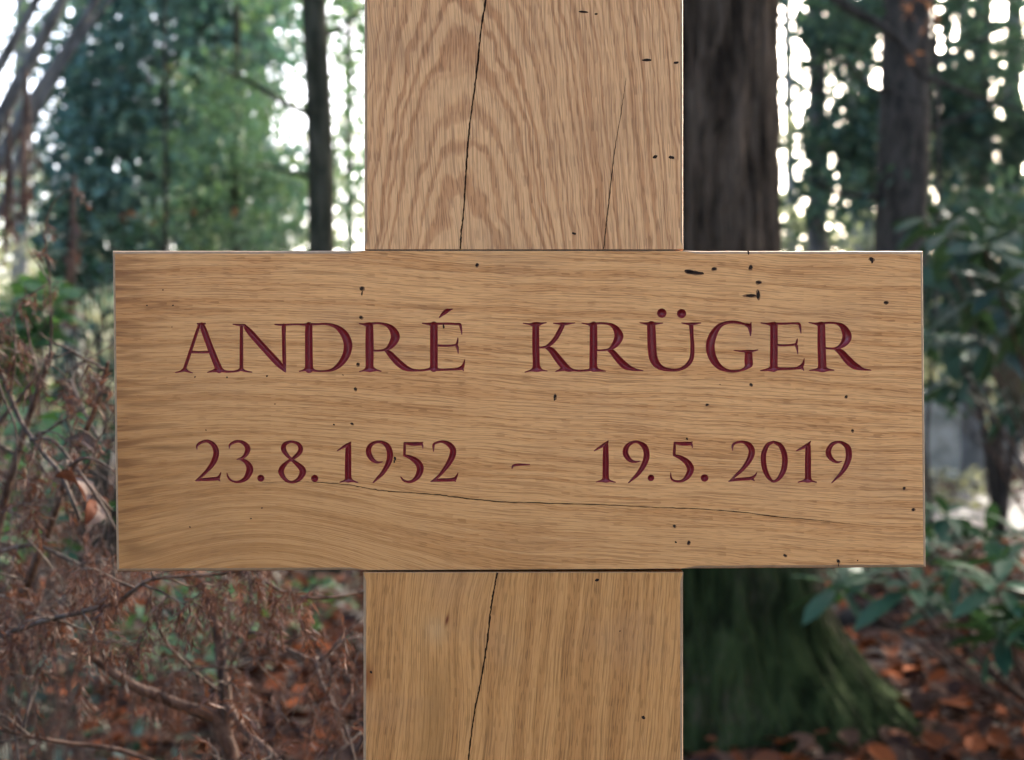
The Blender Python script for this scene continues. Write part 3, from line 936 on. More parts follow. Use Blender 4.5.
# pale sandy path crossing behind on the right
m, nt, b, out = new_mat('path_grit')
ox, oy, oz = coords(nt)
n = e_noise(ox * 60, oy * 60, 0.0, 4, 0.6)
nt.links.new(e_mix(n, (0.034, 0.032, 0.031), (0.072, 0.069, 0.067)), b.inputs['Base Color']); b.inputs['Roughness'].default_value = 0.9
set_bump(nt, b, n, 0.6, 0.01)
pv, pq = [], []
for i in range(41):
    x = 2.3 + i * 0.35
    w = 0.12 * math.sin(i * 1.7)
    for y in (7.5 + w - max(0, 1.2 - i * 0.2) * -0.6, 8.2, 8.9, 9.8 + w * 0.7):
        pv.append((x, y, ground_z(x, y) + 0.03))
for i in range(40):
    for k in range(3):
        a = i * 4 + k
        pq.append((a, a + 4, a + 5, a + 1))
tag(link_mesh('path', array_mesh('path', np.array(pv), np.array(pq), None, True), m), kind='structure')

# fallen leaves
rs = np.random.RandomState(7)
N = 34000
d = 1.2 + 13.5 * rs.uniform(0, 1, N) ** 1.5
u = rs.uniform(-0.62, 0.62, N)
px_, py_ = d * u, d
keep = ~((px_ > 2.2) & (py_ > 7.45) & (py_ < 9.85) & (rs.uniform(0, 1, N) > 0.06))
px_, py_ = px_[keep], py_[keep]
N = len(px_)
pz = np.array([ground_z(a, b_) for a, b_ in zip(px_, py_)]) + 0.008 + rs.exponential(0.014, N)
an = rs.uniform(0, 2 * math.pi, N)
dirs = np.stack([np.cos(an), np.sin(an), rs.normal(0, 0.22, N)], 1)
nr = np.stack([rs.normal(0, 0.38, N), rs.normal(0, 0.38, N), np.ones(N)], 1)
T_LIT = leaf_template(0.62, -0.12, 0.13, (0.0, 0.8, 1.0, 0.7, 0.0))
fl = leaves_obj('fallen_leaves', T_LIT, np.stack([px_, py_, pz], 1), dirs, nr, rs.uniform(0.045, 0.10, N), M['litter'])
tag(fl, 'brown and orange fallen leaves covering the ground', 'leaf litter', kind='stuff')

# ------------------------------------------------------------------ trees
def trunk_mesh(name, path, radii, mat, parent, sides=20, smooth=8):
    mb = MB(); mb.tube(path, radii, sides, 0, smooth)
    return mb.build(name, mat, parent)


# big mossy trunk behind the cross
TD = 3.32
tc = at(670, 380, TD); cx, cy = tc.x, tc.y + 0.35
base = ground_z(cx, cy)
oak = empty('mossy_tree', (cx, cy, base), 'thick furrowed trunk with mossy flared foot close behind the cross', 'tree')
sides, rows = 360, 300
V_, F_ = [], []
for j in range(rows):
    z = -0.15 + 6.5 * (j / (rows - 1)) ** 1.7
    for k in range(sides):
        th = 2 * math.pi * k / sides
        ct, st_ = math.cos(th), math.sin(th)
        r0 = 0.352 - 0.012 * max(z, 0)
        fl_ = math.exp(-max(z, 0) / 0.29)
        lob = 0.42 * max(0, ct) ** 1.5 + 0.16 * max(0, math.cos(th - 4.3)) ** 2 + 0.10 * max(0, math.cos(th - 2.3)) ** 3 + 0.02
        if z < 0: fl_ = 1.0 + (-z) * 1.2
        r = r0 + fl_ * lob
        s1 = mnoise.noise(Vector((ct * 6.0, st_ * 6.0, z * 1.1)))
        s2 = mnoise.noise(Vector((ct * 15, st_ * 15, z * 2.4 + 5)))
        ridge = 1 - abs(mnoise.noise(Vector((ct * 15 + 0.5 * s1, st_ * 15, z * 1.6 + 9)))) * 2
        r2 = 1 - abs(mnoise.noise(Vector((ct * 26 + 0.5 * s1, st_ * 26, z * 3.5 + 19)))) * 2
        r += 0.006 * s1 + 0.006 * s2 + 0.024 * ridge + 0.013 * r2 + 0.02 * math.exp(-max(z, 0) / 0.5) * mnoise.noise(Vector((ct * 4, st_ * 4, z * 6 + 3)))
        V_.append((cx + r * ct, cy + r * st_ * 0.95, base + z))
for j in range(rows - 1):
    for k in range(sides):
        k2 = (k + 1) % sides
        F_.append((j * sides + k, j * sides + k2, (j + 1) * sides + k2, (j + 1) * sides + k))
link_mesh('trunk', array_mesh('trunk', np.array(V_), np.array(F_), None, True), M['bark_big'], oak, Vector((-cx, -cy, -base)))
for a in np.linspace(0, 6.28, 8)[:-1]:
    mb = MB(); mb.tube([(cx, cy, 5.9), (cx + math.cos(a) * 1.0, cy + math.sin(a) * 1.0, 6.5), (cx + math.cos(a) * 2.3, cy + math.sin(a) * 2.2, 7.3)], [0.16, 0.09, 0.03], 8)
    mb.build('branch', M['bark_dark'], oak, loc=Vector((-cx, -cy, -base)))


def simple_tree(name, label, group, px_top, px_bot, d, wpx, mat, h=8.0, crown=None, leafm=None, seed=1, limbs=(), leaf=0.09, per=22, spread=0.16, tmpl=T_SIMPLE, hidden_base=0.0, flat=0.7, droop=0.3):
    """px_top/px_bot: trunk axis in the photo at rows 0 and 250"""
    b0 = at(px_bot, 250, d); t0 = at(px_top, 0, d)
    slope = (t0.x - b0.x) / (t0.z - b0.z)
    x0 = b0.x - slope * b0.z
    r = wpx / FPX * d / 2
    gz = ground_z(x0, d)
    root = empty(name, (x0, d, gz), label, 'tree', group)
    loc = Vector((-x0, -d, -gz))
    rs = np.random.RandomState(seed)
    path, rad_ = [], []
    for z in (-0.2, 0.0, 0.25, 0.7, 1.3, 2.2, 3.2, 4.5, 6.0, h):
        wob = rs.normal(0, 0.012)
        path.append((x0 + slope * z + wob, d + rs.normal(0, 0.012), gz + z))
        rad_.append(r * (1.5 if z <= 0 else 1.25 if z < 0.3 else 1.06 if z < 1 else max(0.12, 1 - 0.8 * max(0, z - 2.2) / h)))
    trunk_mesh('trunk', path, rad_, mat, root, 22).location = loc
    if limbs:
        for pts, rr in limbs:
            mb = MB(); mb.tube([at(*p) for p in pts], rr, 8)
            mb.build('branch', mat, root, loc=loc)
    if crown:
        Pp, Dd, Nn, Ss = crown_points(rs, crown, per, leaf, spread, flat, droop)
        leaves_obj('crown', tmpl, Pp, Dd, Nn, Ss, leafm, root, loc=loc)
    return root


def blob(px, py, d, rpx, rpy, rd, n):
    c = at(px, py, d)
    return (tuple(c), (rpx / FPX * d, rd, rpy / FPX * d), n)


def scatter_blobs(seed, x0, x1, y0, y1, d, k, r, n):
    q = np.random.RandomState(seed)
    return [blob(q.uniform(x0, x1), q.uniform(y0, y1), d + q.normal(0, .3), r * q.uniform(.5, 1.5), r * q.uniform(.3, .9), .3, max(4, int(n * q.uniform(.5, 1.5)))) for i in range(k)]


def twigs(specs):
    return [([(x, y, d) for x, y, d in pts], rr) for pts, rr in specs]


# slim trunk left of the post
simple_tree('slim_tree', 'slim straight greenish trunk just left of the cross top', None, 316, 322, 6.2, 26, M['bark_green'], 9,
            [blob(330, -420, 6.4, 260, 180, 1.2, 110), blob(345, 80, 7.6, 42, 150, 0.4, 46), blob(270, -40, 7.0, 55, 60, .5, 18)], M['conifer'], 31,
            [([(318, 118, 6.2), (285, 103, 6.1), (250, 82, 6.0), (215, 66, 5.95)], [0.018, 0.015, 0.011, 0.006]),
             ([(320, 178, 6.2), (290, 172, 6.15), (255, 164, 6.1)], [0.014, 0.010, 0.006]),
             ([(318, 40, 6.2), (350, 20, 6.3), (380, -10, 6.4)], [0.014, 0.010, 0.006])], leaf=0.075, per=16, spread=0.13)
# dark evergreen with a stout trunk showing through
simple_tree('yew_tree', 'dense dark blue-green evergreen left of the cross, upper left', None, 192, 200, 8.6, 40, M['bark_dark'], 9,
            [blob(150, 60, 8.3, 85, 95, 0.7, 190), blob(105, 160, 8.2, 70, 85, 0.7, 170), blob(220, 190, 8.9, 90, 70, 0.5, 170), blob(180, -60, 8.4, 110, 80, 0.8, 120), blob(225, 40, 8.9, 70, 90, .5, 130),
             blob(95, 235, 8.5, 60, 50, .5, 90), blob(180, -330, 8.6, 260, 210, 1.2, 150)], M['yew'], 32,
            [([(196, 130, 8.6), (150, 90, 8.3), (100, 80, 8.2)], [0.05, 0.03, 0.01]), ([(196, 60, 8.6), (250, 20, 8.4), (290, 0, 8.3)], [0.05, 0.03, 0.01])],
            leaf=0.085, per=25, spread=0.13)
# lighter conifer boughs in front of it
simple_tree('young_conifer', 'young mid-green conifer between the dark evergreen and slim trunk', None, 236, 236, 7.2, 9, M['bark_green'], 3.2,
            [blob(232, 158, 7.0, 62, 34, 0.5, 60), blob(262, 215, 7.1, 50, 45, 0.4, 46), blob(228, 90, 7.2, 45, 40, .4, 34), blob(190, 225, 7.2, 45, 40, .4, 34)], M['conifer'], 33,
            leaf=0.06, per=24, spread=0.10, tmpl=T_NARROW, flat=0.4)
# leaning grey stems, top left
root = empty('leaning_tree', at(-150, 380, 5.2) - Vector((0, 0, H)), 'several leaning smooth grey stems in the upper left corner', 'tree')
loc = -root.location
for pts, r in (([(-150, 1236 / 5.2 + 380, 5.2), (-90, 380, 5.2), (-30, 190, 5.2), (10, 100, 5.2), (52, 20, 5.2), (90, -60, 5.2)], 0.034),
               ([(-150, 1236 / 5.2 + 380, 5.2), (-60, 300, 5.1), (0, 160, 5.1), (40, 90, 5.1), (82, 25, 5.1), (120, -50, 5.1)], 0.028),
               ([(-150, 1236 / 5.2 + 380, 5.2), (-100, 300, 5.4), (-40, 140, 5.4), (0, 65, 5.4), (36, 0, 5.4), (60, -60, 5.4)], 0.026),
               ([(-150, 1236 / 5.2 + 380, 5.2), (-70, 360, 5.0), (-10, 235, 5.0), (25, 140, 5.0), (60, 70, 5.0), (110, 0, 5.0), (150, -40, 5.0)], 0.013)):
    mb = MB()
    n_ = len(pts)
    mb.tube([at(*p) for p in pts], [r * (1.5 - 0.9 * i / (n_ - 1)) for i in range(n_)], 12)
    mb.build('stem', M['bark_grey'], root, loc=loc)
rs = np.random.RandomState(34)
Pp, Dd, Nn, Ss = crown_points(rs, [blob(60, -120, 5.3, 150, 90, .6, 40)], 12, 0.06, 0.14)
leaves_obj('crown', T_OVAL, Pp, Dd, Nn, Ss, M['conifer'], root, loc=loc)

# right-hand trunk with crossing boughs
simple_tree('dark_tree', 'straight dark brown trunk right of the mossy trunk, behind the crossbar end', None, 909, 901, 7.0, 50, M['bark_dark'], 9,
            [blob(900, -420, 7.2, 330, 200, 1.3, 160), blob(862, 5, 7.4, 36, 36, .5, 22), blob(845, 190, 7.3, 32, 16, .4, 14), blob(985, 50, 7.6, 40, 30, .5, 14)], M['dark_leaf'], 41,
            [([(800, -45, 6.6), (840, 2, 6.55), (880, 25, 6.5), (908, 50, 6.5), (918, 72, 6.5), (940, 82, 6.5), (980, 98, 6.5), (1030, 113, 6.5)], [0.030, 0.027, 0.023, 0.022, 0.020, 0.016, 0.012, 0.007]),
             ([(905, 62, 7.0), (880, 90, 6.9), (845, 60, 6.8)], [0.018, 0.012, 0.006]),
             ([(903, 200, 7.0), (870, 196, 6.9), (835, 192, 6.8), (805, 178, 6.75)], [0.022, 0.018, 0.012, 0.006]),
             ([(912, 75, 7.0), (960, 50, 6.9), (1010, 25, 6.8)], [0.016, 0.010, 0.005]),
             ([(905, 135, 7.0), (960, 118, 6.9), (1020, 90, 6.9)], [0.014, 0.009, 0.004])],
            leaf=0.075, per=16, spread=0.13)
# holly-like tree with loose foliage between the trunks
simple_tree('loose_tree', 'loose small-leaved evergreen with sky holes between the two right trunks', None, 815, 818, 9.5, 20, M['bark_grey'], 8,
            scatter_blobs(1, 822, 890, -40, 235, 9.2, 15, 26, 9) + [blob(835, 60, 9.3, 26, 90, .5, 12), blob(860, -150, 9.5, 130, 110, .8, 60), blob(780, -60, 9.5, 40, 50, .4, 16)], M['dark_leaf'], 42,
            leaf=0.13, per=15, spread=0.15)
simple_tree('grey_tree', 'pale grey slender trunk at the right edge with loose dark leaves', None, 984, 978, 10.0, 22, M['bark_grey'], 9,
            scatter_blobs(2, 925, 1050, -40, 240, 9.7, 19, 30, 9) + [blob(1010, 170, 9.6, 40, 80, .5, 18), blob(1000, -140, 10, 150, 110, .8, 70)], M['dark_leaf'], 43,
            leaf=0.135, per=15, spread=0.16)
simple_tree('edge_tree', 'grey trunk cut by the right edge of the view', None, 1016, 1012, 12.5, 20, M['bark_grey'], 10,
            [blob(1060, 0, 12, 120, 150, 1, 60), ((6.4, 10, 5.2), (2.6, 1.6, 2.0), 150), ((4.6, 9, 5.0), (1.6, 1.2, 1.6), 70)], M['dark_leaf'], 44, leaf=0.11, per=16, spread=0.25)  # last two crown masses, mostly out of view, added to block the sun

# farther trees, each with its own trunk and crown
FAR = [(20, 17, 22), (75, 21, 26), (128, 15, 18), (265, 18, 22), (395, 20, 20), (700, 24, 30), (792, 19, 15), (858, 22, 24), (945, 17, 14), (962, 25, 22), (1040, 20, 26), (-60, 19, 26), (1110, 16, 24)]
words = ['farthest left', 'behind the leaning stems', 'left of the dark evergreen', 'behind the young conifer', 'beside the cross edge', 'hidden by the mossy trunk', 'close right of the mossy trunk',
         'left of the dark trunk', 'right of the dark trunk', 'behind the grey trunk', 'beyond the right edge', 'beyond the left edge', 'outside right of the view']
for i, (px, d, w) in enumerate(FAR):
    rs = np.random.RandomState(60 + i)
    c = [blob(px + rs.uniform(-30, 30), rs.uniform(-60, 60), d, rs.uniform(50, 90), rs.uniform(60, 110), 1.2, 34), blob(px, -230, d, 150, 130, 1.8, 60)]
    simple_tree('distant_tree', 'blurred distant tree trunk ' + words[i], 'distant trees behind the graves', px + rs.uniform(-8, 8), px, d, w * .8, M['bark_far_hazy'], 13, c,
                M['conifer'] if i % 3 else M['dark_leaf'], 60 + i, leaf=0.16, per=16, spread=0.38)

simple_tree('feathery_tree', 'thin leafy tree in the gap between slim trunk and cross top', None, 352, 350, 10.5, 8, M['bark_dark'], 7,
            scatter_blobs(3, 328, 372, -30, 260, 10.5, 13, 22, 9), M['conifer'], 45, leaf=0.085, per=10, spread=0.16)
simple_tree('broad_tree', 'soft mid-green leafy tree far behind the two right-hand trunks', None, 868, 866, 15.5, 12, M['bark_far_hazy'], 9,
            scatter_blobs(4, 790, 1040, 130, 300, 15.5, 24, 30, 7), M['farwood'], 46,
            [([(868, 120, 15.5), (820, 90, 15.4), (780, 95, 15.4)], [.05, .03, .01]), ([(868, 180, 15.5), (940, 150, 15.4), (1010, 160, 15.4)], [.05, .03, .01])], leaf=0.17, per=14, spread=0.22)
M['beech'] = leafmat('leaf_beech_orange', [(0.11, 0.040, 0.016), (0.18, 0.070, 0.026), (0.24, 0.12, 0.06)], 0.6, 0.3, (0.28, 0.11, 0.04), 0.1)
for k, (px, d, sd, bb, lab) in enumerate([(168, 6.6, 5, [(150, 212), (180, 222), (172, 68), (235, 205), (128, 218)], 'young beech with a few orange leaves in front of the dark evergreen'),
                                         (932, 6.2, 6, [(915, 8), (908, 58), (935, 20), (800, 68)], 'young beech with a few orange leaves beside the dark right trunk')]):
    simple_tree('beech_sapling', lab, 'beech saplings', px, px, d, 4, M['bark_dark'], 3.2, [blob(x, y, d, 5, 4, .05, 1) for x, y in bb], M['beech'], 47 + k,
                [([(px, y + 40, d), ((px + x) / 2, y + 12, d), (x, y, d)], [.006, .004, .002]) for x, y in bb], leaf=0.05, per=5, spread=0.035)

# low sunlit scrub far behind, one uncountable mass
rs = np.random.RandomState(90)
bl = []
for i in range(46):
    d = rs.uniform(13, 30); px = rs.uniform(-260, 1290); hz = rs.uniform(0.5, 1.9)
    x = (px - 512) / FPX * d
    bl.append(((x, d, hz * 0.5), (rs.uniform(0.7, 1.6), rs.uniform(0.6, 1.2), hz * 0.6), 26))
for i in range(20):
    left = i < 11
    px = rs.uniform(-120, 62) if left else rs.uniform(760, 1060); d = rs.uniform(13, 18)
    py = rs.uniform(120, 300) if left else rs.uniform(225, 330)
    z = 1 + (380 - py) / FPX * d
    bl.append((((px - 512) / FPX * d, d, z * .75), (.5, .5, z * .3), 16))
Pp, Dd, Nn, Ss = crown_points(rs, bl, 16, 0.12, 0.26)
tag(leaves_obj('undergrowth', T_SIMPLE, Pp, Dd, Nn, Ss, M['sunny'], None), 'pale yellow-green scrub in the distance', 'undergrowth', kind='stuff')
rs = np.random.RandomState(91)
bl = []
for i in range(190):
    d = rs.uniform(32, 60); px = rs.uniform(-300, 1330); hz = rs.uniform(4.0, 9.5) if i % 3 else rs.uniform(9, 15)
    x = (px - 512) / FPX * d
    bl.append(((x, d, hz * 0.5), (rs.uniform(2, 4), 2, hz * 0.55), 30))
for i in range(56):                      # unseen leaf masses round the camera, added to block low sky light
    a = rs.uniform(R(95), R(265)) if i % 4 else rs.uniform(R(50), R(95)) * rs.choice([-1, 1])
    d = rs.uniform(9, 15); hz = rs.uniform(6, 9.5)
    bl.append(((d * math.sin(a), d * math.cos(a), hz * 0.5), (2.4, 2.4, hz * 0.5), 36))
Pp, Dd, Nn, Ss = crown_points(rs, bl, 14, 0.34, 0.8)
tag(leaves_obj('woodland', T_SIMPLE, Pp, Dd, Nn, Ss, M['farwood'], None), 'far wood closing the view, plus unseen leaf masses added round the camera', 'woodland', kind='stuff')

# ------------------------------------------------------------------ shrubs
def whorl_shrub(name, label, cat, base, centres, leaf, nl, mat, stemmat, seed, tmpl=T_NARROW, droop=0.45, sr=1.0, group=None):
    rs = np.random.RandomState(seed)
    base = Vector(base); base.z = ground_z(base.x, base.y)
    root = empty(name, base, label, cat, group)
    mb = MB()
    P_, D_, N_, S_ = [], [], [], []
    for c in centres:
        c = Vector(c)
        midp = base.lerp(c, 0.55) + Vector((rs.normal(0, .06), rs.normal(0, .06), -0.08))
        mb.tube([base, midp, c], [0.010 * sr, 0.006 * sr, 0.003 * sr], 6)
        up = np.array([rs.normal(0, .35), rs.normal(0, .35) - 0.15, 1.0]); up /= np.linalg.norm(up)
        k = int(nl * rs.uniform(0.75, 1.3))
        ph = rs.uniform(0, 6)
        for i in range(k):
            a = ph + i * 2.4
            rd = np.array([math.cos(a), math.sin(a), 0])
            t = i / k
            dv = rd * (0.9 - 0.3 * t) + up * (0.55 * t - droop * (1 - t)) + rs.normal(0, 0.14, 3)
            P_.append(np.array(c) + rd * 0.008 + up * 0.02 * t); D_.append(dv)
            N_.append(up + rs.normal(0, 0.12, 3) + rd * 0.25); S_.append(leaf * rs.uniform(0.7, 1.2) * (1 - 0.25 * t))
    mb.build('stems', stemmat, root)
    leaves_obj('foliage', tmpl, np.array(P_), np.array(D_), np.array(N_), np.array(S_), mat, root)
    return root


rs = np.random.RandomState(50)
cen = [at(x, y, d) for x, y, d in [(882, 548, 3.0), (838, 590, 3.1), (912, 590, 2.95), (945, 520, 3.2), (958, 575, 2.9), (1000, 590, 2.8), (1025, 545, 3.0), (985, 540, 3.3), (1040, 620, 2.75), (870, 575, 3.4), (930, 548, 3.5), (1010, 625, 3.0), (1070, 580, 3.0), (905, 520, 3.7), (960, 605, 3.3), (1000, 640, 2.85)]]
whorl_shrub('rhododendron', 'low rhododendron with long drooping glossy leaves below the right crossbar end', 'shrub', at(1075, 380, 3.5) - Vector((0, 0, H)), cen, 0.145, 13, M['rhodo'], M['twig_dark'], 51)
cen = [at(rs.uniform(925, 1120), rs.uniform(225, 400) + (20 if i % 2 else -10), rs.uniform(3.9, 5.2)) for i in range(40)] + [at(x, y, d) for x, y, d in [(948, 235, 3.2), (985, 250, 3.1), (1015, 232, 3.3), (1000, 290, 3.0), (962, 300, 3.3), (1030, 320, 3.1), (990, 345, 3.4), (1040, 270, 3.0), (945, 340, 3.6), (970, 215, 3.5)]]
whorl_shrub('rhododendron', 'tall dark rhododendron at the right edge beside the crossbar end', 'shrub', at(1150, 380, 4.9) - Vector((0, 0, H)), cen, 0.16, 10, M['rhodo_dark'], M['twig_dark'], 52, droop=0.7)
cen = [at(rs.uniform(925, 1100), rs.uniform(330, 400), rs.uniform(5.6, 6.6)) for i in range(14)]
whorl_shrub('rhododendron', 'smaller shrub in the shade behind the tall right-hand one', 'shrub', at(1170, 380, 6.4) - Vector((0, 0, H)), cen, 0.15, 9, M['rhodo'], M['twig_dark'], 53, droop=0.7)
cen = [at(rs.uniform(-110, 58), rs.uniform(285, 400), rs.uniform(2.7, 3.5)) for i in range(42)]
whorl_shrub('laurel_bush', 'bright glossy green laurel at the left edge above the dry twigs', 'shrub', at(-30, 380, 3.1) - Vector((0, 0, H)), cen, 0.085, 11, M['laurel'], M['twig_dark'], 54, tmpl=T_OVAL, droop=0.2)
cen = [at(rs.uniform(40, 150), rs.uniform(200, 420), rs.uniform(4.6, 6.0)) for i in range(46)]
whorl_shrub('holly_bush', 'dark holly bush left of the crossbar, behind the dry twigs', 'shrub', at(95, 380, 5.2) - Vector((0, 0, H)), cen, 0.08, 13, M['ivy'], M['bark_dark'], 55, tmpl=T_OVAL, droop=0.3)

b0 = at(1000, 380, 7.6)
root = empty('evergreen_bush', (b0.x, b0.y, ground_z(b0.x, b0.y)), 'broad dark evergreen bush filling the gap behind the right-hand rhododendrons', 'shrub')
rs = np.random.RandomState(56)
Pp, Dd, Nn, Ss = crown_points(rs, [blob(1010, 290, 7.6, 85, 110, .5, 120), blob(950, 260, 8.2, 50, 60, .4, 50)], 22, .085, .13)
mb = MB()
for x, y in ((960, 330), (1000, 260), (1040, 300), (985, 380)):
    mb.tube([b0 - Vector((0, 0, H)), b0.lerp(at(x, y, 7.6), .5) - Vector((0, 0, .3)), at(x, y, 7.6)], [.03, .02, .008], 8)
mb.build('stems', M['bark_dark'], root)
leaves_obj('foliage', T_SIMPLE, Pp, Dd, Nn, Ss, M['dark_leaf'], root)

# low green plants
def ground_plant(name, label, cat, px, py, d, spread, n, leaf, mat, seed, hgt=0.12, group=None):
    rs = np.random.RandomState(seed)
    c = at(px, py, d)
    gz = ground_z(c.x, c.y)
    root = empty(name, (c.x, c.y, gz), label, cat, group)
    P_ = np.stack([rs.normal(c.x, spread, n), rs.normal(c.y, spread, n), gz + rs.uniform(0.02, hgt, n)], 1)
    D_ = rs.normal(size=(n, 3)) * np.array([1, 1, .4])
    N_ = rs.normal(size=(n, 3)) * 0.4 + np.array([0, -0.2, 1])
    leaves_obj('foliage', T_OVAL, P_, D_, N_, leaf * rs.uniform(.6, 1.3, n), mat, root)
    mb = MB()
    for i in range(10):
        k = rs.randint(n)
        mb.tube([(c.x, c.y, gz), tuple((np.array((c.x, c.y, gz)) + P_[k]) / 2 + np.array([0, 0, .03])), tuple(P_[k])], [.004, .003, .002], 5)
    mb.build('stems', M['twig_dark'], root)


ground_plant('ivy_clump', 'dark green ivy clump on the ground at lower left', 'ivy', 25, 660, 2.9, 0.13, 260, 0.055, M['ivy'], 70, 0.45)
ground_plant('ivy_clump', 'small ivy patch under the dry branch near the post', 'ivy', 150, 640, 4.2, 0.16, 150, 0.06, M['rhodo'], 71, 0.2)
ground_plant('green_sprig', 'single bright green sprig in orange leaves at lower right', 'plant', 998, 672, 4.0, 0.035, 14, 0.05, M['laurel'], 72, 0.10)
ground_plant('grass_tuft', 'pale green tuft by the path at right', 'plant', 960, 505, 9.2, 0.25, 160, 0.10, M['sunny'], 73, 0.3)
ground_plant('fern_clump', 'green clump behind the low twigs left of the post', 'plant', 255, 640, 4.6, 0.2, 160, 0.06, M['laurel'], 74, 0.25)

for k, (px, d, y0, y1, n, lab) in enumerate([(-5, 1.75, 400, 600, 34, 'green bramble leaves showing through the dead twigs at the left edge'), (75, 2.0, 430, 560, 24, 'green bramble leaves behind the twigs by the left crossbar end'),
                                            (190, 2.3, 590, 690, 16, 'sparse green bramble under the left crossbar arm')]):
    q = np.random.RandomState(400 + k)
    whorl_shrub('bramble', lab, 'bramble', at(px, 380, d) - Vector((0, 0, H)), [at(px + q.normal(0, 32), q.uniform(y0, y1), d + q.normal(0, .15)) for i in range(n)], 0.045, 5, M['laurel'] if k != 1 else M['rhodo'], M['twig_dark'], 410 + k, tmpl=T_OVAL, droop=0.3, sr=0.28)

# ------------------------------------------------------------------ gravestone and marker in the distance
def box(mb, c, s, mat=0, bev=0.01):
    x, y, z = c; a, b_, h = s[0] / 2, s[1] / 2, s[2] / 2
    k = bev
    v = []
    for dz, ins in ((-h, k), (-h + k, 0), (h - k, 0), (h, k)):
        for sx, sy in ((-1, -1), (1, -1), (1, 1), (-1, 1)):
            v.append((x + sx * (a - ins), y + sy * (b_ - ins), z + dz))
    f = [(3, 2, 1, 0), (12, 13, 14, 15)]
    for r_ in range(3):
        for i in range(4):
            j = (i + 1) % 4
            f.append((r_ * 4 + i, r_ * 4 + j, (r_ + 1) * 4 + j, (r_ + 1) * 4 + i))
    mb.add(v, f, mat)


M['stone'] = bark('weathered_stone', (0.17, 0.17, 0.145), (0.34, 0.335, 0.29), 8, 8, bump=0.004)
M['rust'] = bark('weathered_wood', (0.07, 0.035, 0.025), (0.16, 0.085, 0.06), 40, 6, bump=0.002)
gp = at(944, 380, 11.5); gz = ground_z(gp.x, gp.y)
root = empty('gravestone', (gp.x, gp.y, gz), 'grey upright gravestone seen right of the crossbar end', 'gravestone')
mb = MB(); box(mb, (gp.x, gp.y, gz + 0.43), (0.42, 0.14, 0.86), 0, 0.02); mb.build('slab', M['stone'], root, smooth=False)
mb = MB(); box(mb, (gp.x, gp.y, gz + 0.04), (0.6, 0.3, 0.16), 0, 0.015); mb.build('plinth', M['stone'], root, smooth=False)
gp = at(971, 380, 10.6); gz = ground_z(gp.x, gp.y)
root = empty('wooden_marker', (gp.x, gp.y, gz), 'narrow reddish-brown wooden grave post beside the grey gravestone', 'grave marker')
mb = MB(); box(mb, (gp.x, gp.y, gz + 0.42), (0.085, 0.085, 0.88), 0, 0.008); mb.build('post', M['rust'], root, smooth=False)
mb = MB(); box(mb, (gp.x, gp.y, gz + 0.875), (0.12, 0.12, 0.03), 0, 0.006); mb.build('cap', M['rust'], root, smooth=False)

# fallen branch on the ground at right
mb = MB()
mb.tube([at(790, 640, 4.95), at(830, 628, 4.9), at(870, 608, 4.9), at(905, 600, 4.95)], [0.035, 0.04, 0.034, 0.02], 10)
mb.tube([at(850, 618, 4.9), at(880, 628, 4.8), at(915, 625, 4.75)], [0.02, 0.014, 0.006], 8)
fb = mb.build('fallen_branch', M['bark_dark'])
tag(fb, 'dark fallen branch lying in leaves right of the mossy trunk', 'branch')

# ------------------------------------------------------------------ hanging dead sprays at left
def hanging(label, px, y0, y1, d, n, seed, wpx):
    rs = np.random.RandomState(seed)
    top = at(px, y0 - 60, d)
    root = empty('hanging_branch', top, label, 'branch', 'dead branches hanging at the left')
    mb = MB(); P_, D_, S_ = [], [], []
    for i in range(6):
        xo = rs.uniform(-wpx, wpx)
        pts = [at(px, y0 - 60, d), at(px + xo * .5, y0 - 10, d), at(px + xo, (y0 + y1) / 2, d + rs.normal(0, .05)), at(px + xo * 1.1, y1 + rs.uniform(-25, 15), d)]
        mb.tube(pts, [.006, .005, .004, .002], 5)
        q = cr(np.array([list(p) for p in pts]), 8)
        for k in range(n):
            P_.append(q[rs.randint(7, len(q))] + rs.normal(0, .012, 3)); D_.append(rs.normal(0, .35, 3) + np.array([0, 0, -1])); S_.append(rs.uniform(.03, .07))
    mb.build('twigs', M['twig_dark'], root)
    n_ = len(P_)
    leaves_obj('dead_leaves', T_NARROW, np.array(P_), np.array(D_), rs.normal(size=(n_, 3)), np.array(S_), M['hang'], root)


hanging('brown dead spray hanging by the left edge under the grey stems', 26, 130, 215, 4.0, 4, 80, 7)
hanging('thin dead spray hanging at the far left edge', 8, 170, 250, 4.2, 5, 81, 6)
hanging('dark brown dead spray hanging just left of the crossbar corner', 74, 235, 315, 3.6, 6, 82, 7)

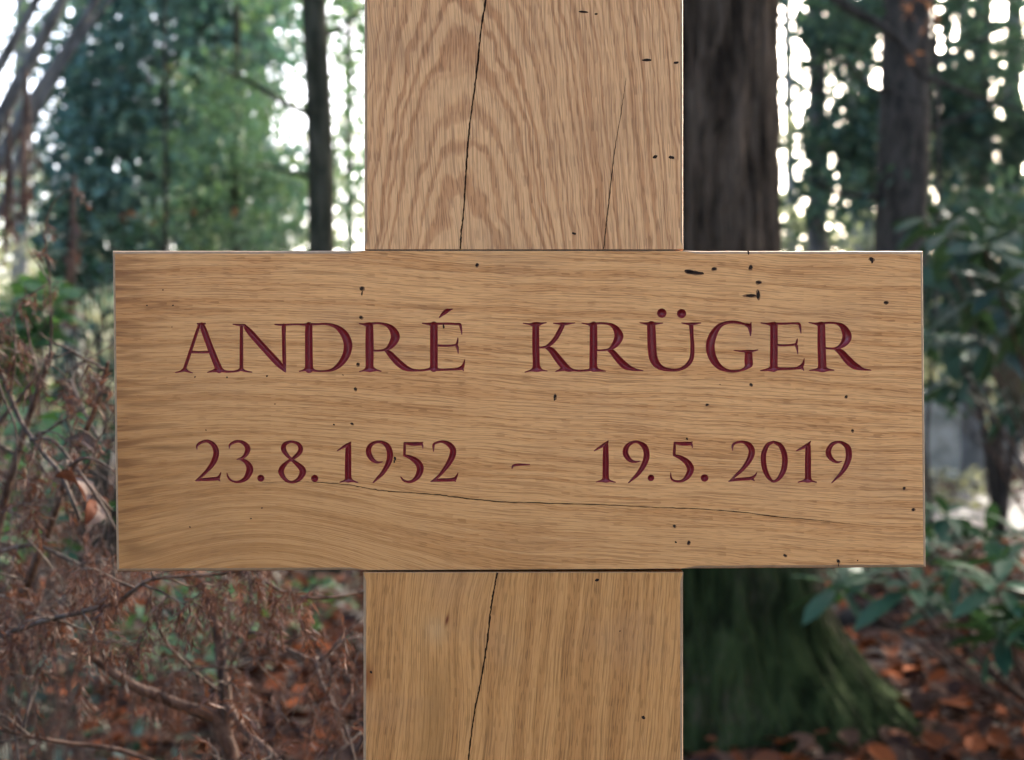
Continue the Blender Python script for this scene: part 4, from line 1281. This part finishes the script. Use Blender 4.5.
# ------------------------------------------------------------------ dry brown shrubs in front left
def frond_arrays(rs, p, d0, L):
    """a dried flat spray: curved rachis with paired branchlets, drooping"""
    P_, D_, N_, S_, W_ = [], [], [], [], []
    d0 = np.array(d0, float); d0 /= np.linalg.norm(d0)
    side = np.cross(d0, rs.normal(size=3)); side /= np.linalg.norm(side)
    pos = np.array(p, float)
    k = 12
    dv = d0.copy()
    for i in range(k):
        t = i / (k - 1)
        P_.append(pos.copy()); D_.append(dv.copy()); N_.append(np.cross(side, dv)); S_.append(L / k * 1.4); W_.append(0.8)
        for s in (-1, 1):
            if rs.uniform() < 0.85:
                bd = dv * 0.7 + side * s * rs.uniform(.55, 1.0) + np.array([0, 0, -0.35]) + rs.normal(0, .22, 3)
                ll = L * (0.27 * math.sin(math.pi * (0.15 + 0.8 * t)) + 0.05) * rs.uniform(.6, 1.2)
                P_.append(pos.copy()); D_.append(bd); N_.append(rs.normal(size=3)); S_.append(ll); W_.append(rs.uniform(.8, 1.5))
        pos = pos + dv * L / k
        dv = dv + np.array([0, 0, -0.13]) + rs.normal(0, .07, 3); dv /= np.linalg.norm(dv)
    return P_, D_, N_, S_, W_


class Shrub:
    def __init__(self, seed, near=1.0):
        self.near = near
        self.rs = np.random.RandomState(seed)
        self.stem, self.tw, self.own = MB(), MB(), []
        self.P, self.D, self.N, self.S, self.W = [], [], [], [], []

    def frond(self, p, d, L):
        for a, b_ in zip((self.P, self.D, self.N, self.S, self.W), frond_arrays(self.rs, p, d, L)):
            a.extend(b_)

    def twig(self, p, d, L, r, depth=2, fr=0.6, fl=0.04):
        rs = self.rs
        pts = [np.array(p, float)]
        dv = np.array(d, float); dv /= np.linalg.norm(dv)
        n = 6
        for i in range(n):
            dv = dv + rs.normal(0, .16, 3) + np.array([0, 0, -0.03]); dv /= np.linalg.norm(dv)
            pts.append(pts[-1] + dv * L / n)
        self.tw.tube([Vector(q) for q in pts], [r * (1 - 0.7 * i / n) for i in range(n + 1)], 5, smooth=2)
        for i in range(1, n + 1):
            if depth > 0 and rs.uniform() < 0.62:
                self.twig(pts[i], dv + rs.normal(0, .7, 3), L * rs.uniform(.35, .6), r * .6, depth - 1, fr, fl)
            if rs.uniform() < fr:
                self.frond(pts[i], dv * .5 + rs.normal(0, .5, 3) + np.array([0, 0, -.5]), fl * rs.uniform(.7, 1.4))

    def branch(self, pts, r0, r1, kids=0, kidL=0.12, fr=.3, fl=.04, dark=True):
        P3 = [at(p[0], p[1], p[2] * self.near) for p in pts]
        r0 *= self.near; r1 *= self.near; kidL *= self.near; fl *= self.near
        n = len(P3)
        rr = [r0 + (r1 - r0) * i / (n - 1) for i in range(n)]
        if dark:
            self.stem.tube(P3, rr, 9 if r0 > .004 else 6)
        else:
            o_ = MB(); o_.tube(P3, rr, 6); self.own.append(o_)
        q = cr(np.array([list(p) for p in P3]), 8)
        for i in range(max(1, kids // 2) if kids else 0):
            j = self.rs.randint(1, len(q) - 1)
            t = q[j + 1] - q[j - 1]
            d = t / np.linalg.norm(t) * .5 + self.rs.normal(0, .6, 3) + np.array([0, 0, .1])
            self.twig(q[j], d, kidL * self.rs.uniform(.6, 1.4), r1 * .5 + .0006, 1, fr, fl)

    def build(self, root):
        self.stem.build('stems', M['twig_dark'], root)
        self.tw.build('twigs', M['twig'], root)
        for o_ in self.own:
            o_.build('branch', M['twig'], root)
        leaves_obj('dry_foliage', T_NEEDLE, np.array(self.P), np.array(self.D), np.array(self.N), np.array(self.S), M['dry'], root, wscale=np.array(self.W))


def G(px, d): return (px, 380 + FPX * (H - 0.0) / d, d)


# low shrub under the left arm of the cross
b0 = at(250, 380, 1.32 * .82)
sh = Shrub(200, .82)
root = empty('dry_shrub', (b0.x, b0.y, ground_z(b0.x, b0.y)), 'dry brown shrub with drooping withered sprays under the left crossbar arm', 'shrub')
sh.branch([(262, 1320, 1.32), (246, 950, 1.30), (233, 770, 1.28), (222, 735, 1.28), (212, 716, 1.28), (190, 709, 1.27), (158, 696, 1.26), (130, 684, 1.25), (96, 660, 1.24), (60, 630, 1.22), (20, 600, 1.2)], .0105, .0022, 9, .12)
sh.branch([(225, 742, 1.28), (226, 702, 1.29), (221, 660, 1.30), (216, 625, 1.3), (205, 590, 1.3), (190, 560, 1.32)], .0085, .002, 12, .12)
sh.branch([(224, 700, 1.29), (246, 731, 1.22), (275, 757, 1.16), (310, 800, 1.1)], .005, .002, 4, .10)
sh.branch([(-10, 640, 1.1), (40, 622, 1.08), (82, 612, 1.06), (119, 601, 1.05), (145, 582, 1.04), (170, 577, 1.04), (228, 573, 1.05), (270, 560, 1.06)], .0026, .0012, 22, .06, .55, .03, False)
sh.branch([(225, 545, 1.12), (257, 573, 1.11), (275, 588, 1.1), (300, 597, 1.1), (335, 597, 1.1), (372, 590, 1.12)], .0022, .0012, 6, .06, .35, .03, False)
sh.branch([(215, 650, 1.3), (253, 632, 1.28), (290, 650, 1.25), (318, 660, 1.24), (336, 645, 1.22), (352, 632, 1.2)], .0025, .001, 8, .08, .3, .035, False)
sh.branch([(316, 658, 1.24), (322, 684, 1.22), (335, 705, 1.2), (348, 733, 1.18), (360, 780, 1.16)], .0024, .001, 6, .07, .3, .035, False)
sh.branch([(345, 800, 1.2), (330, 765, 1.2), (352, 740, 1.22), (365, 730, 1.25)], .003, .001, 5, .07, .3, .035, False)
sh.branch([(150, 600, 1.1), (165, 640, 1.15), (190, 668, 1.2), (218, 690, 1.28)], .0018, .0012, 6, .08, .35, .035, False)
sh.branch([(225, 790, 1.25), (170, 770, 1.2), (120, 750, 1.18), (60, 742, 1.15), (0, 730, 1.12)], .004, .0014, 12, .09, .3, .04)
rs = sh.rs
for i in range(14):
    px, py, d = rs.uniform(-40, 362), rs.uniform(578, 790), rs.uniform(1.25, 1.8)
    if py < 600 and px < 100: continue
    sh.twig(at(px, py, d), rs.normal(0, 1, 3) * np.array([1, .5, .6]), rs.uniform(.05, .12), .0011, 1, .22, .035)
for i in range(75):
    px, py, d = rs.uniform(-40, 365), 575 + 215 * rs.uniform(0, 1) ** 1.6, (rs.uniform(.78, 1.0) if i % 2 else rs.uniform(1.1, 1.7))
    sh.frond(at(px, py, d), rs.normal(0, .55, 3) + np.array([0, 0, -.9]), rs.uniform(.03, .06) * min(1, d))
sh.build(root)

# taller twiggy shrub beside the left end of the crossbar
b0 = at(-30, 380, 1.15)
sh = Shrub(201)
root = empty('dry_shrub', (b0.x, b0.y, ground_z(b0.x, b0.y)), 'tangled grey-brown dead twigs beside the left crossbar end', 'shrub')
sh.branch([(-40, 1400, 1.15), (-30, 900, 1.15), (-20, 640, 1.14), (0, 520, 1.12), (28, 420, 1.1), (52, 352, 1.08)], .008, .002, 9, .10, .12, .03)
sh.branch([(-22, 680, 1.14), (20, 600, 1.1), (52, 520, 1.06), (70, 470, 1.03), (98, 400, 1.0), (108, 362, .98)], .005, .0014, 10, .08, .12, .03)
sh.branch([(-30, 340, 1.0), (0, 372, .98), (20, 420, .97), (45, 455, .95), (62, 476, .93), (80, 520, .92)], .0022, .0014, 7, .06, .3, .025, False)
sh.branch([(-30, 470, 1.0), (5, 415, 1.0), (20, 398, 1.0), (36, 372, 1.0), (30, 345, 1.0), (26, 318, 1.0)], .0022, .0008, 6, .05, .3, .025, False)
sh.branch([(30, 440, .95), (52, 440, .94), (72, 462, .93), (92, 488, .92), (112, 510, .92)], .0014, .0008, 3, .04, .2, .02, False)
sh.branch([(70, 466, .9), (84, 458, .9), (100, 462, .9), (118, 474, .9)], .0014, .0010, 0, .04, .2, .02, False)
sh.branch([(78, 470, .9), (92, 490, .9), (104, 508, .9), (116, 530, .9)], .0014, .0010, 0, .04, .2, .02, False)
sh.branch([(-20, 560, 1.05), (30, 545, 1.03), (70, 560, 1.0), (112, 580, 1.0)], .0022, .001, 9, .07, .3, .035, False)
sh.branch([(70, 380, 1.1), (84, 410, 1.08), (100, 440, 1.06), (122, 455, 1.05)], .0016, .001, 4, .05, .3, .025, False)
rs = sh.rs
for i in range(34):
    px, py, d = rs.uniform(-50, 108), rs.uniform(352, 600), rs.uniform(.92, 1.5)
    sh.twig(at(px, py, d), rs.normal(0, 1, 3) * np.array([.8, .4, 1]), rs.uniform(.05, .12), .0010, 1, .12, .028)
for i in range(36):
    px, py, d = rs.uniform(-50, 112), rs.uniform(390, 640), rs.uniform(.95, 1.5)
    if py < 460 and rs.uniform() < .5: continue
    sh.frond(at(px, py, d), rs.normal(0, .6, 3) + np.array([0, 0, -.8]), rs.uniform(.02, .045))
sh.build(root)


# two curled dead leaves caught in the twigs
def curled_leaf(label, px, py, d, L, rot, seed, mats, curl=1.0):
    rs = np.random.RandomState(seed)
    n, k = 12, 9
    v, f, mi = [], [], []
    for i in range(n):
        t = i / (n - 1)
        w = math.sin(math.pi * min(1, t * .96 + .03)) ** .8 * .34 * (1 + .05 * math.sin(t * 30))
        for j in range(k):
            s = (j / (k - 1) - .5) * 2
            a = s * curl
            v.append((w * math.sin(a) / max(curl, .3) * 1.2, t - .5, w * (1 - math.cos(a)) * 1.1 + .12 * math.sin(t * 4) + .015 * math.sin(s * 9 + t * 7)))
    for i in range(n - 1):
        for j in range(k - 1):
            f.append((i * k + j, i * k + j + 1, (i + 1) * k + j + 1, (i + 1) * k + j)); mi.append(0 if j < k * .5 else 1)
    c = at(px, py, d)
    o = MB(); o.v = v; o.f = f; o.m = mi; o.n = len(v)
    ob = o.build('curled_leaf', mats, None, loc=c)
    ob.scale = (L, L, L); ob.rotation_euler = rot
    return tag(ob, label, 'leaf')


curled_leaf('curled brown leaf with a pale underside caught in twigs left of the crossbar', 72, 487, .90, .036, (R(35), R(20), R(70)), 1, [M['deadleaf'], M['paleleaf']])
curled_leaf('small greyish curled leaf above the brown one among grey twigs', 80, 446, .93, .026, (R(30), R(-20), R(80)), 2, [M['paleleaf'], M['twig']], 1.2)
curled_leaf('small brown leaf lowest in the dead twigs by the crossbar end', 92, 512, .91, .024, (R(60), R(40), R(40)), 3, [M['deadleaf'], M['paleleaf']], .7)

# ------------------------------------------------------------------ thin backlit haze
m = bpy.data.materials.new('woodland_air'); m.use_nodes = True
nt = m.node_tree; nt.nodes.clear()
out = nt.nodes.new('ShaderNodeOutputMaterial'); pv_ = nt.nodes.new('ShaderNodeVolumePrincipled')
pv_.inputs['Color'].default_value = (0.92, 0.95, 1.0, 1); pv_.inputs['Density'].default_value = 0.0002; pv_.inputs['Anisotropy'].default_value = 0.3
nt.links.new(pv_.outputs[0], out.inputs['Volume'])
hb = MB(); box(hb, (0, 180, 7.5), (560, 500, 18.0), 0, 0.01)
hz_ = hb.build('haze', m, None, smooth=False)
tag(hz_, 'thin pale haze in the backlit wood', 'haze', kind='stuff')

# ------------------------------------------------------------------ light, sky, camera
EL, AZ = R(29), R(31)             # sun behind the scene, to the right
w = bpy.data.worlds.new('World'); scene.world = w
w.use_nodes = True
nt = w.node_tree
bg = nt.nodes['Background']
sky = nt.nodes.new('ShaderNodeTexSky'); sky.sky_type = 'NISHITA'
sky.sun_disc = False
sky.sun_elevation = EL; sky.sun_rotation = AZ
sky.air_density = 0.7; sky.dust_density = 4.0; sky.ozone_density = 0.0
nt.links.new(sky.outputs[0], bg.inputs[0])
bg.inputs[1].default_value = 0.12
sd = bpy.data.lights.new('sun', 'SUN'); sd.energy = 2.0; sd.angle = R(0.5); sd.color = (1.0, 0.93, 0.82)
so = bpy.data.objects.new('sun', sd); col.objects.link(so)
sv = Vector((math.sin(AZ) * math.cos(EL), math.cos(AZ) * math.cos(EL), math.sin(EL)))
so.rotation_euler = sv.to_track_quat('Z', 'Y').to_euler()
so.location = sv * 30

cd = bpy.data.cameras.new('camera'); cam = bpy.data.objects.new('camera', cd); col.objects.link(cam)
cam.location = (0, 0, H); cam.rotation_euler = (R(90), 0, 0)
cd.sensor_width = 36; cd.lens = 36 * FPX / 1024
cd.clip_start = 0.02; cd.clip_end = 2000
cd.dof.use_dof = True; cd.dof.focus_distance = D
cd.dof.aperture_fstop = 9.2
scene.camera = cam
vs = scene.view_settings
vs.view_transform = 'Standard'; vs.look = 'None'; vs.gamma = 1; vs.exposure = 3.55
scene.cycles.use_denoising = True
scene.cycles.max_bounces = 8
scene.cycles.transparent_max_bounces = 4
